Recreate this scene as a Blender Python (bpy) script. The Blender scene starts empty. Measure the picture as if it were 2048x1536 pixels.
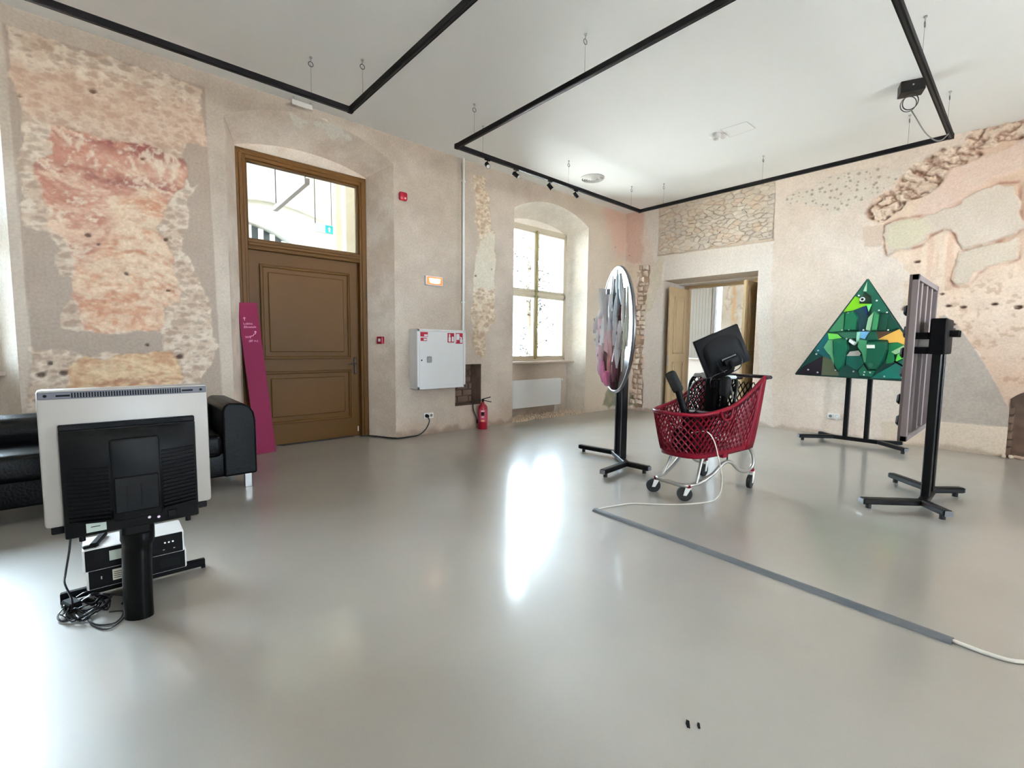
import bpy, bmesh, math, random
import numpy as np
from mathutils import Matrix, Vector
random.seed(7)
S = bpy.context.scene
COL = S.collection
PI = math.pi

# ------------------------------------------------------------------ camera, world, light, exposure
ROOM_H, YL, XR = 4.05, 5.819, 8.30          # ceiling height, plane of the left wall, plane of the right wall
cam_d = bpy.data.cameras.new('camera'); cam = bpy.data.objects.new('camera', cam_d); COL.objects.link(cam)
cam_d.sensor_width = 36.0; cam_d.lens = 928.324 / 2048 * 36.0; cam_d.clip_start = 0.05; cam_d.clip_end = 200
def cam_matrix(yaw, pitch, roll, loc):
    fw = Vector((math.cos(yaw) * math.cos(pitch), math.sin(yaw) * math.cos(pitch), math.sin(pitch)))
    r = Vector((math.sin(yaw), -math.cos(yaw), 0)); u = r.cross(fw)
    r2 = r * math.cos(roll) + u * math.sin(roll); u2 = -r * math.sin(roll) + u * math.cos(roll)
    m = Matrix((r2, u2, -fw)).transposed().to_4x4(); m.translation = loc
    return m
cam.matrix_world = cam_matrix(0.843911911, -0.0817918048, 0.0108659835, Vector((0, 0, 1.3)))
S.camera = cam
S.view_settings.view_transform = 'Standard'; S.view_settings.look = 'None'
S.view_settings.gamma = 1.0; S.view_settings.use_curve_mapping = False
S.view_settings.exposure = 1.2
W = bpy.data.worlds.new('overcast_sky'); S.world = W; W.use_nodes = True
bg = W.node_tree.nodes['Background']; bg.inputs[0].default_value = (0.69, 0.85, 1.0, 1); bg.inputs[1].default_value = 30.0
sun_d = bpy.data.lights.new('sun', 'SUN'); sun = bpy.data.objects.new('sun', sun_d); COL.objects.link(sun)
sun_d.energy = 250.0; sun_d.angle = math.radians(1.5); sun_d.color = (1, .975, .94)
sun.rotation_euler = (math.radians(24), 0, 0)
def portal(name, loc, rot, sx, sy):
    d = bpy.data.lights.new(name, 'AREA'); d.shape = 'RECTANGLE'; d.size = sx; d.size_y = sy
    d.cycles.is_portal = True
    o = bpy.data.objects.new(name, d); COL.objects.link(o); o.location = loc; o.rotation_euler = rot
    return o
portal('window_portal', (6.14, YL + .62, 2.24), (-PI / 2, 0, 0), 1.7, 2.5)
portal('window_portal', (-1.48, YL + .62, 2.24), (-PI / 2, 0, 0), 1.6, 2.5)
portal('window_portal', (.8, -3.62, 2.05), (PI / 2, 0, 0), 1.1, 2.1)  # this and the next portal sit at the added back wall openings
portal('window_portal', (5.2, -3.62, 2.05), (PI / 2, 0, 0), 1.1, 2.1)
portal('hall_portal', (-.02, 7.7, 3.85), (0, -PI / 2, 0), 1.3, 1.5)  # at the opening added in the hall side wall
portal('window_portal', (10.42, 7.25, 2.15), (-PI / 2, 0, 0), .35, .9)  # at the unseen opening added in the next room
S.cycles.use_denoising = True
S.cycles.max_bounces = 10; S.cycles.diffuse_bounces = 6; S.cycles.glossy_bounces = 4
S.cycles.transparent_max_bounces = 12
S.cycles.caustics_reflective = False; S.cycles.caustics_refractive = False
S.cycles.sample_clamp_indirect = 8

# ------------------------------------------------------------------ materials
def lin(c):
    return tuple(((v / 255) / 12.92 if v / 255 <= .04045 else ((v / 255 + .055) / 1.055) ** 2.4) for v in c)
def mat(name, rgb, rough=.6, metal=0, var=.06, scale=18, bump=0.0, bscale=80, coat=0, emit=None, spec=.5, stretch=None):
    m = bpy.data.materials.new(name); m.use_nodes = True
    nt = m.node_tree; p = nt.nodes['Principled BSDF']
    tc = nt.nodes.new('ShaderNodeTexCoord'); mp = nt.nodes.new('ShaderNodeMapping')
    nt.links.new(tc.outputs['Object'], mp.inputs[0])
    if stretch: mp.inputs['Scale'].default_value = stretch
    n = nt.nodes.new('ShaderNodeTexNoise'); n.inputs['Scale'].default_value = scale; n.inputs['Detail'].default_value = 4
    nt.links.new(mp.outputs[0], n.inputs['Vector'])
    r = nt.nodes.new('ShaderNodeMapRange'); r.inputs[3].default_value = 1 - var; r.inputs[4].default_value = 1 + var
    nt.links.new(n.outputs['Fac'], r.inputs[0])
    mx = nt.nodes.new('ShaderNodeMix'); mx.data_type = 'RGBA'; mx.blend_type = 'MULTIPLY'; mx.inputs[0].default_value = 1
    mx.inputs[6].default_value = (*lin(rgb), 1); nt.links.new(r.outputs[0], mx.inputs[7])
    nt.links.new(mx.outputs[2], p.inputs['Base Color'])
    p.inputs['Roughness'].default_value = rough; p.inputs['Metallic'].default_value = metal
    p.inputs['Specular IOR Level'].default_value = spec
    if coat: p.inputs['Coat Weight'].default_value = coat; p.inputs['Coat Roughness'].default_value = .1
    if bump:
        n2 = nt.nodes.new('ShaderNodeTexNoise'); n2.inputs['Scale'].default_value = bscale; n2.inputs['Detail'].default_value = 3
        nt.links.new(mp.outputs[0], n2.inputs['Vector'])
        b = nt.nodes.new('ShaderNodeBump'); b.inputs['Strength'].default_value = bump; b.inputs['Distance'].default_value = .01
        nt.links.new(n2.outputs['Fac'], b.inputs['Height']); nt.links.new(b.outputs[0], p.inputs['Normal'])
    if emit:
        p.inputs['Emission Color'].default_value = (*lin(emit[0]), 1); p.inputs['Emission Strength'].default_value = emit[1]
    return m
def glass_mat():
    m = bpy.data.materials.new('window_glass'); m.use_nodes = True; nt = m.node_tree
    nt.nodes.remove(nt.nodes['Principled BSDF']); out = nt.nodes['Material Output']
    t = nt.nodes.new('ShaderNodeBsdfTransparent'); t.inputs[0].default_value = (.97, .985, .98, 1)
    g = nt.nodes.new('ShaderNodeBsdfGlossy'); g.inputs['Roughness'].default_value = .02
    f = nt.nodes.new('ShaderNodeFresnel'); f.inputs[0].default_value = 1.3
    mx = nt.nodes.new('ShaderNodeMixShader'); nt.links.new(f.outputs[0], mx.inputs[0])
    nt.links.new(t.outputs[0], mx.inputs[1]); nt.links.new(g.outputs[0], mx.inputs[2]); nt.links.new(mx.outputs[0], out.inputs[0])
    return m
def frosted_mat():
    m = bpy.data.materials.new('frosted_glass'); m.use_nodes = True; nt = m.node_tree; pb = nt.nodes['Principled BSDF']; out = nt.nodes['Material Output']
    pb.inputs['Base Color'].default_value = (.8, .82, .82, 1); pb.inputs['Roughness'].default_value = .4
    t = nt.nodes.new('ShaderNodeBsdfTransparent'); t.inputs[0].default_value = (.22, .225, .225, 1)
    n = nt.nodes.new('ShaderNodeTexNoise'); n.inputs['Scale'].default_value = 60
    r = nt.nodes.new('ShaderNodeMapRange'); r.inputs[3].default_value = .12; r.inputs[4].default_value = .2; nt.links.new(n.outputs['Fac'], r.inputs[0])
    mx = nt.nodes.new('ShaderNodeMixShader'); nt.links.new(r.outputs[0], mx.inputs[0]); nt.links.new(t.outputs[0], mx.inputs[1]); nt.links.new(pb.outputs[0], mx.inputs[2]); nt.links.new(mx.outputs[0], out.inputs[0])
    return m
def plaster_mat():
    m = bpy.data.materials.new('old_plaster'); m.use_nodes = True; nt = m.node_tree; p = nt.nodes['Principled BSDF']
    a = nt.nodes.new('ShaderNodeAttribute'); a.attribute_name = 'Col'
    tc = nt.nodes.new('ShaderNodeTexCoord')
    n = nt.nodes.new('ShaderNodeTexNoise'); n.inputs['Scale'].default_value = 45; n.inputs['Detail'].default_value = 6
    nt.links.new(tc.outputs['Object'], n.inputs['Vector'])
    r = nt.nodes.new('ShaderNodeMapRange'); r.inputs[3].default_value = .78; r.inputs[4].default_value = 1.22
    nt.links.new(n.outputs['Fac'], r.inputs[0])
    mx = nt.nodes.new('ShaderNodeMix'); mx.data_type = 'RGBA'; mx.blend_type = 'MULTIPLY'; mx.inputs[0].default_value = 1
    nt.links.new(a.outputs['Color'], mx.inputs[6]); nt.links.new(r.outputs[0], mx.inputs[7])
    nt.links.new(mx.outputs[2], p.inputs['Base Color']); p.inputs['Roughness'].default_value = .92
    p.inputs['Specular IOR Level'].default_value = .2
    b = nt.nodes.new('ShaderNodeBump'); b.inputs['Strength'].default_value = .35; b.inputs['Distance'].default_value = .006
    nt.links.new(n.outputs['Fac'], b.inputs['Height']); nt.links.new(b.outputs[0], p.inputs['Normal'])
    return m
def floor_mat():
    m = bpy.data.materials.new('epoxy_floor'); m.use_nodes = True; nt = m.node_tree; p = nt.nodes['Principled BSDF']
    tc = nt.nodes.new('ShaderNodeTexCoord')
    n = nt.nodes.new('ShaderNodeTexNoise'); n.inputs['Scale'].default_value = .9; n.inputs['Detail'].default_value = 5
    n2 = nt.nodes.new('ShaderNodeTexNoise'); n2.inputs['Scale'].default_value = 160; n2.inputs['Detail'].default_value = 2
    n3 = nt.nodes.new('ShaderNodeTexNoise'); n3.inputs['Scale'].default_value = 5; n3.inputs['Detail'].default_value = 4
    for k in (n, n2, n3): nt.links.new(tc.outputs['Object'], k.inputs['Vector'])
    cr = nt.nodes.new('ShaderNodeValToRGB'); e = cr.color_ramp.elements
    e[0].position = .3; e[0].color = (*lin((147, 141, 133)), 1); e[1].position = .7; e[1].color = (*lin((158, 153, 146)), 1)
    nt.links.new(n.outputs['Fac'], cr.inputs[0])
    r = nt.nodes.new('ShaderNodeMapRange'); r.inputs[3].default_value = .95; r.inputs[4].default_value = 1.05
    nt.links.new(n2.outputs['Fac'], r.inputs[0])
    mx = nt.nodes.new('ShaderNodeMix'); mx.data_type = 'RGBA'; mx.blend_type = 'MULTIPLY'; mx.inputs[0].default_value = 1
    nt.links.new(cr.outputs[0], mx.inputs[6]); nt.links.new(r.outputs[0], mx.inputs[7])
    nt.links.new(mx.outputs[2], p.inputs['Base Color'])
    rr = nt.nodes.new('ShaderNodeMapRange'); rr.inputs[3].default_value = .40; rr.inputs[4].default_value = .50
    nt.links.new(n3.outputs['Fac'], rr.inputs[0]); nt.links.new(rr.outputs[0], p.inputs['Roughness'])
    p.inputs['Specular IOR Level'].default_value = .85; p.inputs['Coat Weight'].default_value = .9; p.inputs['Coat Roughness'].default_value = .14; p.inputs['Coat IOR'].default_value = 1.62
    b = nt.nodes.new('ShaderNodeBump'); b.inputs['Strength'].default_value = .04; b.inputs['Distance'].default_value = .002
    nt.links.new(n2.outputs['Fac'], b.inputs['Height']); nt.links.new(b.outputs[0], p.inputs['Normal'])
    return m
M_PLASTER = plaster_mat(); M_FLOOR = floor_mat(); M_GLASS = glass_mat()
M_VENT = mat('off_white_vent', (206, 203, 198), .5)
M_CEIL = mat('ceiling_paint', (243, 242, 239), .9, var=.015, scale=3)
M_BACK = mat('plain_wall_paint', (205, 197, 188), .9, var=.03, scale=3)
M_WHITE = mat('white_enamel', (222, 220, 218), .35, var=.01)
M_WHITE2 = mat('white_plastic', (225, 223, 218), .4, var=.01)
M_HALL = mat('hall_limewash', (236, 232, 222), .9, var=.05, scale=2)
M_BLACK = mat('black_plastic', (6, 5, 6), .55, spec=.12, var=.1)
M_BLACKM = mat('black_painted_metal', (9, 8, 9), .42, spec=.2, var=.1)
M_TRACK = mat('black_track', (9, 7, 9), .6, spec=.1, var=.1)
M_LEATHER = mat('black_leather', (3, 3, 4), .36, spec=.14, var=.15, bump=.25, bscale=60)
M_DARK = mat('dark_grey_plastic', (11, 11, 11), .5, spec=.12, var=.06)
M_SILVER = mat('silver_grey_plastic', (158, 150, 142), .42, var=.02)
M_GREYSTRIP = mat('grey_vent_plastic', (78, 74, 80), .45)
M_CHROME = mat('brushed_steel', (190, 190, 190), .28, 1, var=.05)
M_ALU = mat('worn_aluminium', (172, 168, 162), .42, .75, var=.12, scale=40)
M_MAGENTA = mat('magenta_board', (114, 5, 54), .6, spec=.25, var=.03)
M_TEXT = mat('pale_lettering', (222, 150, 180), .6)
M_DOOR = mat('ochre_door_paint', (84, 55, 16), .5, spec=.2, var=.05, scale=6, bump=.05, bscale=30)
M_WOOD = mat('pale_varnished_wood', (180, 154, 116), .4, var=.12, scale=5, stretch=(8, 8, .7))
M_FRAME = mat('window_frame_paint', (196, 182, 158), .45, var=.04)
M_FRAMEG = mat('olive_frame_edge', (150, 140, 84), .45, var=.05)
M_SILL = mat('window_sill_wood', (190, 170, 152), .5, var=.05)
M_RED = mat('fire_red', (150, 12, 36), .3, var=.04)
M_SIGNRED = mat('red_sticker', (178, 22, 52), .5)
M_CART = mat('red_cart_plastic', (112, 4, 28), .4, spec=.2, var=.05)
M_RUBBER = mat('black_rubber', (26, 26, 26), .7, var=.1)
M_CORDW = mat('white_cord', (205, 200, 190), .5)
M_CORDB = mat('black_cord', (14, 14, 16), .4)
M_GUARD = mat('grey_cable_guard', (92, 96, 100), .45, var=.04)
M_STONE = [mat('rubble_stone', c, .95, var=.16, scale=22, bump=.8, bscale=26) for c in ((208, 192, 174), (203, 187, 169), (212, 198, 181), (206, 184, 163), (200, 186, 172))]
M_BRICK = [mat('old_brick', c, .95, var=.14, scale=20, bump=.5, bscale=40) for c in ((214, 196, 178), (206, 184, 166), (198, 172, 154))]
M_RECESS = mat('brown_recess_masonry', (122, 98, 82), .95, var=.5, scale=7, bump=.8, bscale=14)  # mottled brown masonry inside the niche and the fireplace recess
M_GRAVEL = mat('gravel', (196, 176, 156), .9, var=.25, scale=30)
M_GROUND = mat('pale_gravel_yard', (184, 181, 176), .95, var=.1, scale=1)
M_LEAF = mat('leaf', (13, 15, 10), .7, var=.2)
M_BARK = mat('bark', (86, 74, 60), .9, var=.2)
M_GREYWOOD = mat('grey_board', (120, 108, 106), .7, var=.1, scale=6)
M_BROWNB = mat('brown_backing', (86, 72, 68), .75, var=.1, scale=6)
M_YELLOWED = mat('paper_label', (168, 176, 164), .6, var=.04)
M_CREAMLBL = mat('cream_label', (205, 200, 180), .6, var=.03)
M_AMBER = mat('lit_amber_sign', (240, 110, 60), .5, emit=((255, 96, 44), .9))
M_LITWHITE = mat('lit_sign_face', (255, 240, 220), .5, emit=((255, 232, 200), 3.0))
M_TEAL = mat('teal_exit_pictogram', (60, 200, 200), .5)

# ------------------------------------------------------------------ mesh builder
class B:
    def __init__(s, root=None):
        s.v = []; s.f = []; s.T = Matrix.Identity(4)
        if root is not None: s.T = root.matrix_basis.inverted()
    def add(s, vs, fs):
        o = len(s.v); s.v += [tuple(s.T @ Vector(p)) for p in vs]; s.f += [tuple(i + o for i in f) for f in fs]; return s
    def bm(s, bm):
        bm.verts.ensure_lookup_table(); bm.verts.index_update()
        s.add([v.co[:] for v in bm.verts], [[v.index for v in f.verts] for f in bm.faces]); bm.free(); return s
    def box(s, c, d, bev=0, R=None, seg=1):
        bm = bmesh.new(); bmesh.ops.create_cube(bm, size=1)
        for v in bm.verts: v.co = Vector((v.co.x * d[0], v.co.y * d[1], v.co.z * d[2]))
        if bev: bmesh.ops.bevel(bm, geom=bm.edges[:], offset=bev, segments=seg, affect='EDGES', profile=.5)
        m = Matrix.Translation(c) @ (R.to_4x4() if R is not None else Matrix.Identity(4))
        bmesh.ops.transform(bm, matrix=m, verts=bm.verts[:]); return s.bm(bm)
    def bx(s, x0, x1, y0, y1, z0, z1, bev=0, seg=1):
        return s.box(((x0 + x1) / 2, (y0 + y1) / 2, (z0 + z1) / 2), (abs(x1 - x0), abs(y1 - y0), abs(z1 - z0)), bev, None, seg)
    def cyl(s, p0, p1, r0, r1=None, n=16):
        r1 = r0 if r1 is None else r1
        p0 = Vector(p0); p1 = Vector(p1); d = (p1 - p0).normalized()
        a = d.orthogonal().normalized(); b = d.cross(a); vs = []
        for p, r in ((p0, r0), (p1, r1)):
            for i in range(n): t = 2 * PI * i / n; vs.append(p + (a * math.cos(t) + b * math.sin(t)) * r)
        fs = [(i, (i + 1) % n, n + (i + 1) % n, n + i) for i in range(n)] + [tuple(range(n))[::-1], tuple(range(n, 2 * n))]
        return s.add(vs, fs)
    def tube(s, pts, r, n=8, sm=4, closed=False, flat=1.0):
        pts = [Vector(p) for p in pts]
        if sm > 1 and len(pts) > 2: pts = catmull(pts, sm, closed)
        N = len(pts); vs = []; up = None
        for i, p in enumerate(pts):
            if closed: t = pts[(i + 1) % N] - pts[i - 1]
            else: t = pts[min(i + 1, N - 1)] - pts[max(i - 1, 0)]
            t = t.normalized() if t.length > 1e-9 else Vector((0, 0, 1))
            if up is None: up = t.orthogonal().normalized() if abs(t.z) > .95 else (Vector((0, 0, 1)) - t * t.z).normalized()
            else: up = (up - t * up.dot(t)); up = up.normalized() if up.length > 1e-6 else t.orthogonal().normalized()
            q = t.cross(up)
            rr = r(i / (N - 1)) if callable(r) else r
            for k in range(n): a = 2 * PI * (k + .5) / n; vs.append(p + up * (math.cos(a) * rr * flat) + q * (math.sin(a) * rr))
        fs = []
        for i in range(N if closed else N - 1):
            j = (i + 1) % N
            for k in range(n): k2 = (k + 1) % n; fs.append((i * n + k, i * n + k2, j * n + k2, j * n + k))
        if not closed: fs += [tuple(range(n))[::-1], tuple(range((N - 1) * n, N * n))]
        return s.add(vs, fs)
    def lathe(s, prof, c=(0, 0, 0), n=24):
        vs = []; fs = []
        for r, z in prof:
            for k in range(n): a = 2 * PI * k / n; vs.append((c[0] + r * math.cos(a), c[1] + r * math.sin(a), c[2] + z))
        m = len(prof)
        for i in range(m - 1):
            for k in range(n): k2 = (k + 1) % n; fs.append((i * n + k, i * n + k2, (i + 1) * n + k2, (i + 1) * n + k))
        fs += [tuple(range(n))[::-1], tuple(range((m - 1) * n, m * n))]
        return s.add(vs, fs)
    def prism(s, poly, o, ax, ay, az, t, inset=0, lift=0):
        """polygon in (ax, ay) from origin o, thickness t along az; the far face shrunk by inset"""
        o, ax, ay, az = Vector(o), Vector(ax), Vector(ay), Vector(az)
        n = len(poly); cx = sum(p[0] for p in poly) / n; cy = sum(p[1] for p in poly) / n
        vs = [o + ax * p[0] + ay * p[1] + az * lift for p in poly]
        k = 1 - inset
        vs += [o + ax * (cx + (p[0] - cx) * k) + ay * (cy + (p[1] - cy) * k) + az * (lift + t) for p in poly]
        return s.add(vs, [tuple(range(n))[::-1], tuple(range(n, 2 * n))] + [(i, (i + 1) % n, n + (i + 1) % n, n + i) for i in range(n)])
    def sph(s, c, r, n=12, m=8):
        rx, ry, rz = r if isinstance(r, tuple) else (r, r, r)
        prof = [(math.sin(PI * i / m), -math.cos(PI * i / m)) for i in range(m + 1)]; vs = []; fs = []
        for a, z in prof:
            for k in range(n): t = 2 * PI * k / n; vs.append((c[0] + rx * max(a, 1e-4) * math.cos(t), c[1] + ry * max(a, 1e-4) * math.sin(t), c[2] + rz * z))
        for i in range(m):
            for k in range(n): k2 = (k + 1) % n; fs.append((i * n + k, i * n + k2, (i + 1) * n + k2, (i + 1) * n + k))
        return s.add(vs, fs)
    def text(s, txt, o, ax, ay, size, az=None, depth=.0006, align='LEFT'):
        vs, fs = text_geo(txt, align); o, ax, ay = Vector(o), Vector(ax), Vector(ay)
        return s.add([o + ax * (v[0] * size) + ay * (v[1] * size) for v in vs], fs)
def catmull(p, k, closed=False):
    out = []; n = len(p)
    for i in range(n if closed else n - 1):
        if closed: a, b, c, d = p[i - 1], p[i], p[(i + 1) % n], p[(i + 2) % n]
        else: a, b, c, d = p[max(i - 1, 0)], p[i], p[i + 1], p[min(i + 2, n - 1)]
        for j in range(k):
            t = j / k
            out.append(.5 * ((2 * b) + (c - a) * t + (2 * a - 5 * b + 4 * c - d) * t * t + (-a + 3 * b - 3 * c + d) * t ** 3))
    if not closed: out.append(p[-1])
    return out
_txt = {}
def text_geo(t, align):
    if (t, align) not in _txt:
        c = bpy.data.curves.new('lettering', 'FONT'); c.body = t; c.align_x = align; c.resolution_u = 2
        o = bpy.data.objects.new('lettering', c); COL.objects.link(o)
        dg = bpy.context.evaluated_depsgraph_get(); me = o.evaluated_get(dg).to_mesh()
        _txt[(t, align)] = ([v.co[:] for v in me.vertices], [tuple(p.vertices) for p in me.polygons])
        o.evaluated_get(dg).to_mesh_clear(); bpy.data.objects.remove(o); bpy.data.curves.remove(c)
    return _txt[(t, align)]

def obj(name, b, m, parent=None, smooth=0, recalc=True):
    me = bpy.data.meshes.new(name); me.from_pydata(b.v, [], b.f)
    if recalc:
        bm = bmesh.new(); bm.from_mesh(me); bmesh.ops.recalc_face_normals(bm, faces=bm.faces[:]); bm.to_mesh(me); bm.free()
    if smooth:
        me.polygons.foreach_set('use_smooth', [True] * len(me.polygons)); me.set_sharp_from_angle(angle=math.radians(smooth))
    me.materials.append(m); me.update()
    o = bpy.data.objects.new(name, me); COL.objects.link(o)
    if parent is not None: o.parent = parent
    return o
def tag(o, label=None, cat=None, group=None, kind=None):
    if label: o['label'] = label
    if cat: o['category'] = cat
    if group: o['group'] = group
    if kind: o['kind'] = kind
    return o
def thing(name, label, cat, loc=(0, 0, 0), rotz=0, group=None):
    o = bpy.data.objects.new(name, None); COL.objects.link(o); o.empty_display_size = .1
    o.location = loc; o.rotation_euler = (0, 0, rotz)
    return tag(o, label, cat, group)
def struct(name, b, m, smooth=0): return tag(obj(name, b, m, None, smooth), kind='structure')
def copy_tree(o, parent=None):
    c = o.copy(); COL.objects.link(c); c.parent = parent
    for ch in list(o.children): copy_tree(ch, c)
    return c

# ------------------------------------------------------------------ numpy noise and wall painting
_tab = np.random.RandomState(3).rand(256, 256)
def vnoise(x, y, seed=0):
    x = np.asarray(x, float) + seed * 17.31; y = np.asarray(y, float) + seed * 5.77
    xi = np.floor(x).astype(int); yi = np.floor(y).astype(int); fx = x - xi; fy = y - yi
    fx = fx * fx * (3 - 2 * fx); fy = fy * fy * (3 - 2 * fy)
    g = lambda a, b: _tab[a & 255, b & 255]
    return (g(xi, yi) * (1 - fx) + g(xi + 1, yi) * fx) * (1 - fy) + (g(xi, yi + 1) * (1 - fx) + g(xi + 1, yi + 1) * fx) * fy
def fbm(x, y, f, o=4, seed=0):
    s = 0; a = .5; t = 0
    for k in range(o): s = s + a * vnoise(x * f, y * f, seed + k * 3); t += a; a *= .5; f *= 2.03
    return s / t
def sstep(a, b, x): t = np.clip((x - a) / (b - a), 0, 1); return t * t * (3 - 2 * t)
def poly_sd(poly, U, Z, margin=.25):
    p = np.array(poly); out = np.full(U.shape, -9.0)
    m = (U > p[:, 0].min() - margin) & (U < p[:, 0].max() + margin) & (Z > p[:, 1].min() - margin) & (Z < p[:, 1].max() + margin)
    u = U[m]; z = Z[m]
    if u.size == 0: return out
    d = np.full(u.shape, 1e9); ins = np.zeros(u.shape, bool); n = len(p)
    for i in range(n):
        a = p[i]; b = p[(i + 1) % n]; e = b - a; L = max((e ** 2).sum(), 1e-12)
        t = np.clip(((u - a[0]) * e[0] + (z - a[1]) * e[1]) / L, 0, 1)
        d = np.minimum(d, (u - a[0] - t * e[0]) ** 2 + (z - a[1] - t * e[1]) ** 2)
        c = (a[1] > z) != (b[1] > z)
        if b[1] != a[1]: ins ^= c & (u < e[0] * (z - a[1]) / e[1] + a[0])
    out[m] = np.where(ins, 1, -1) * np.sqrt(d)
    return out
def dots(U, Z, fu, fz, r, seed=0, keep=.8):
    """scattered pecked dents: 1 inside a dent"""
    x = U * fu; y = Z * fz; xi = np.floor(x).astype(int); yi = np.floor(y).astype(int); best = np.zeros(np.shape(x))
    for dx in (-1, 0, 1):
        for dy in (-1, 0, 1):
            a = (xi + dx + seed * 7) & 255; b = (yi + dy + seed * 13) & 255
            cx = xi + dx + _tab[a, b] * .8 + .1; cy = yi + dy + _tab[b, (a + 91) & 255] * .8 + .1; k = _tab[(a + 37) & 255, (b + 11) & 255]
            rr = r * (.5 + .9 * _tab[(b + 5) & 255, a]) * (k < keep)
            best = np.maximum(best, sstep(1.0, .55, np.hypot(x - cx, y - cy) / np.maximum(rr, 1e-3)))
    return best
def mask(poly, U, Z, jit=.035, f=9, edge=.01, seed=0):
    sd = poly_sd(poly, U, Z)
    return sstep(-edge, edge, sd + jit * (fbm(U, Z, f, 4, seed) - .5) * 2), sd
def C3(c): return np.array(lin(c))
def lerp(col, c, m):
    c = np.asarray(c)
    return col * (1 - m[..., None]) + (c if c.ndim > 1 else c[None, :]) * m[..., None]
def mixn(a, b, t): return C3(a)[None, :] * (1 - t[..., None]) + C3(b)[None, :] * t[..., None]
# outlines of the plaster layers in wall metres, traced once on the wall planes
LPOLY={
 'L_hammer': [(-0.45,3.89),(-0.29,3.89),(-0.15,3.89),(-0.01,3.88),(0.16,3.93),(0.34,3.88),(0.58,3.9),(0.74,3.89),(0.9,3.85),(0.91,3.62),(0.95,3.3),(0.85,3.3),(0.77,3.29),(0.72,3.19),(0.75,3.12),(0.75,2.94),(0.78,2.88),(0.84,2.92),(0.81,2.84),(0.73,2.75),(0.74,2.58),(0.72,2.4),(0.68,2.23),(0.74,2.11),(0.82,1.91),(0.89,1.75),(0.91,1.54),(0.91,1.37),(0.96,1.27),(0.89,1.22),(0.9,1.07),(0.8,0.96),(0.76,0.8),(0.7,0.41),(-0.49,0.55),(-0.48,0.86),(-0.45,1.05),(-0.45,1.22),(-0.24,1.23),(-0.09,1.15),(0.04,1.19),(0.34,1.18),(0.47,1.22),(0.48,1.35),(0.44,1.41),(0.1,1.38),(-0.1,1.39),(-0.23,1.44),(-0.21,1.67),(-0.12,1.7),(-0.14,1.89),(-0.22,1.9),(-0.24,2.04),(-0.21,2.11),(-0.25,2.17),(-0.28,2.27),(-0.37,2.26),(-0.44,2.27),(-0.44,2.38),(-0.41,2.64),(-0.43,2.77),(-0.4,3.24),(-0.45,3.41),(-0.45,3.68)],
 'L_red': [(-0.22,3.17),(0.0,3.18),(0.22,3.17),(0.43,3.19),(0.59,3.18),(0.73,3.14),(0.75,2.97),(0.68,2.85),(0.59,2.65),(0.51,2.51),(0.49,2.43),(0.56,2.32),(0.59,2.19),(0.63,1.99),(0.64,1.76),(0.53,1.65),(0.54,1.49),(0.46,1.41),(0.1,1.37),(-0.1,1.39),(-0.13,1.68),(-0.15,1.82),(-0.14,2.02),(-0.18,2.19),(-0.24,2.26),(-0.29,2.35),(-0.31,2.49),(-0.32,2.67),(-0.34,2.79),(-0.23,2.93),(-0.24,3.03)],
 'L_orange': [(0.14,2.63),(0.49,2.76),(0.57,2.62),(0.49,2.43),(0.56,2.32),(0.59,2.19),(0.63,1.99),(0.64,1.76),(0.53,1.65),(0.54,1.49),(0.46,1.41),(0.1,1.37),(-0.1,1.39),(-0.13,1.68),(-0.15,1.82),(-0.12,2.03),(0.04,2.14),(0.14,2.35)],
 'L_lowstripe': [(-0.23,1.04),(-0.09,1.15),(0.34,1.17),(0.53,1.21),(0.62,1.18),(0.63,0.96),(0.52,0.81),(0.48,0.44),(-0.28,0.52)],
 'L_strip': [(4.34,3.86),(4.61,3.89),(4.57,3.75),(4.66,3.6),(4.68,3.22),(4.78,3.07),(4.79,2.64),(4.77,2.21),(4.79,1.72),(4.68,1.57),(4.59,1.42),(4.61,1.19),(4.52,1.09),(4.41,1.17),(4.34,1.33),(4.35,1.48),(4.32,1.75),(4.35,2.04),(4.35,2.37),(4.38,2.59),(4.42,2.79),(4.5,2.9),(4.45,3.04),(4.4,3.19),(4.41,3.47),(4.36,3.67)],
 'L_strip_smooth': [(4.5,2.91),(4.65,3.07),(4.79,3.07),(4.8,2.64),(4.78,2.21),(4.62,2.17),(4.51,2.22),(4.4,2.15),(4.35,2.2),(4.35,2.42),(4.4,2.65)],
 'L_pink': [(7.56,4.0),(8.36,4.07),(8.44,3.07),(8.3,3.15),(8.04,3.29),(7.82,3.5),(7.71,3.74)],
 'L_lobe': [(7.82,2.99),(8.0,3.06),(8.41,3.1),(8.55,1.57),(8.58,-0.03),(7.78,0.04),(7.67,0.23),(7.82,0.38),(7.5,0.7),(7.66,1.55),(7.68,2.33),(7.87,2.46)],
 'L_mold': [(7.74,0.35),(7.86,0.47),(8.12,0.41),(8.22,0.07),(7.88,0.05),(7.65,0.11)],
 'L_door_chip': [(1.94,3.87),(2.12,3.97),(2.27,3.94),(2.21,3.8),(2.0,3.77)],
}
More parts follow.
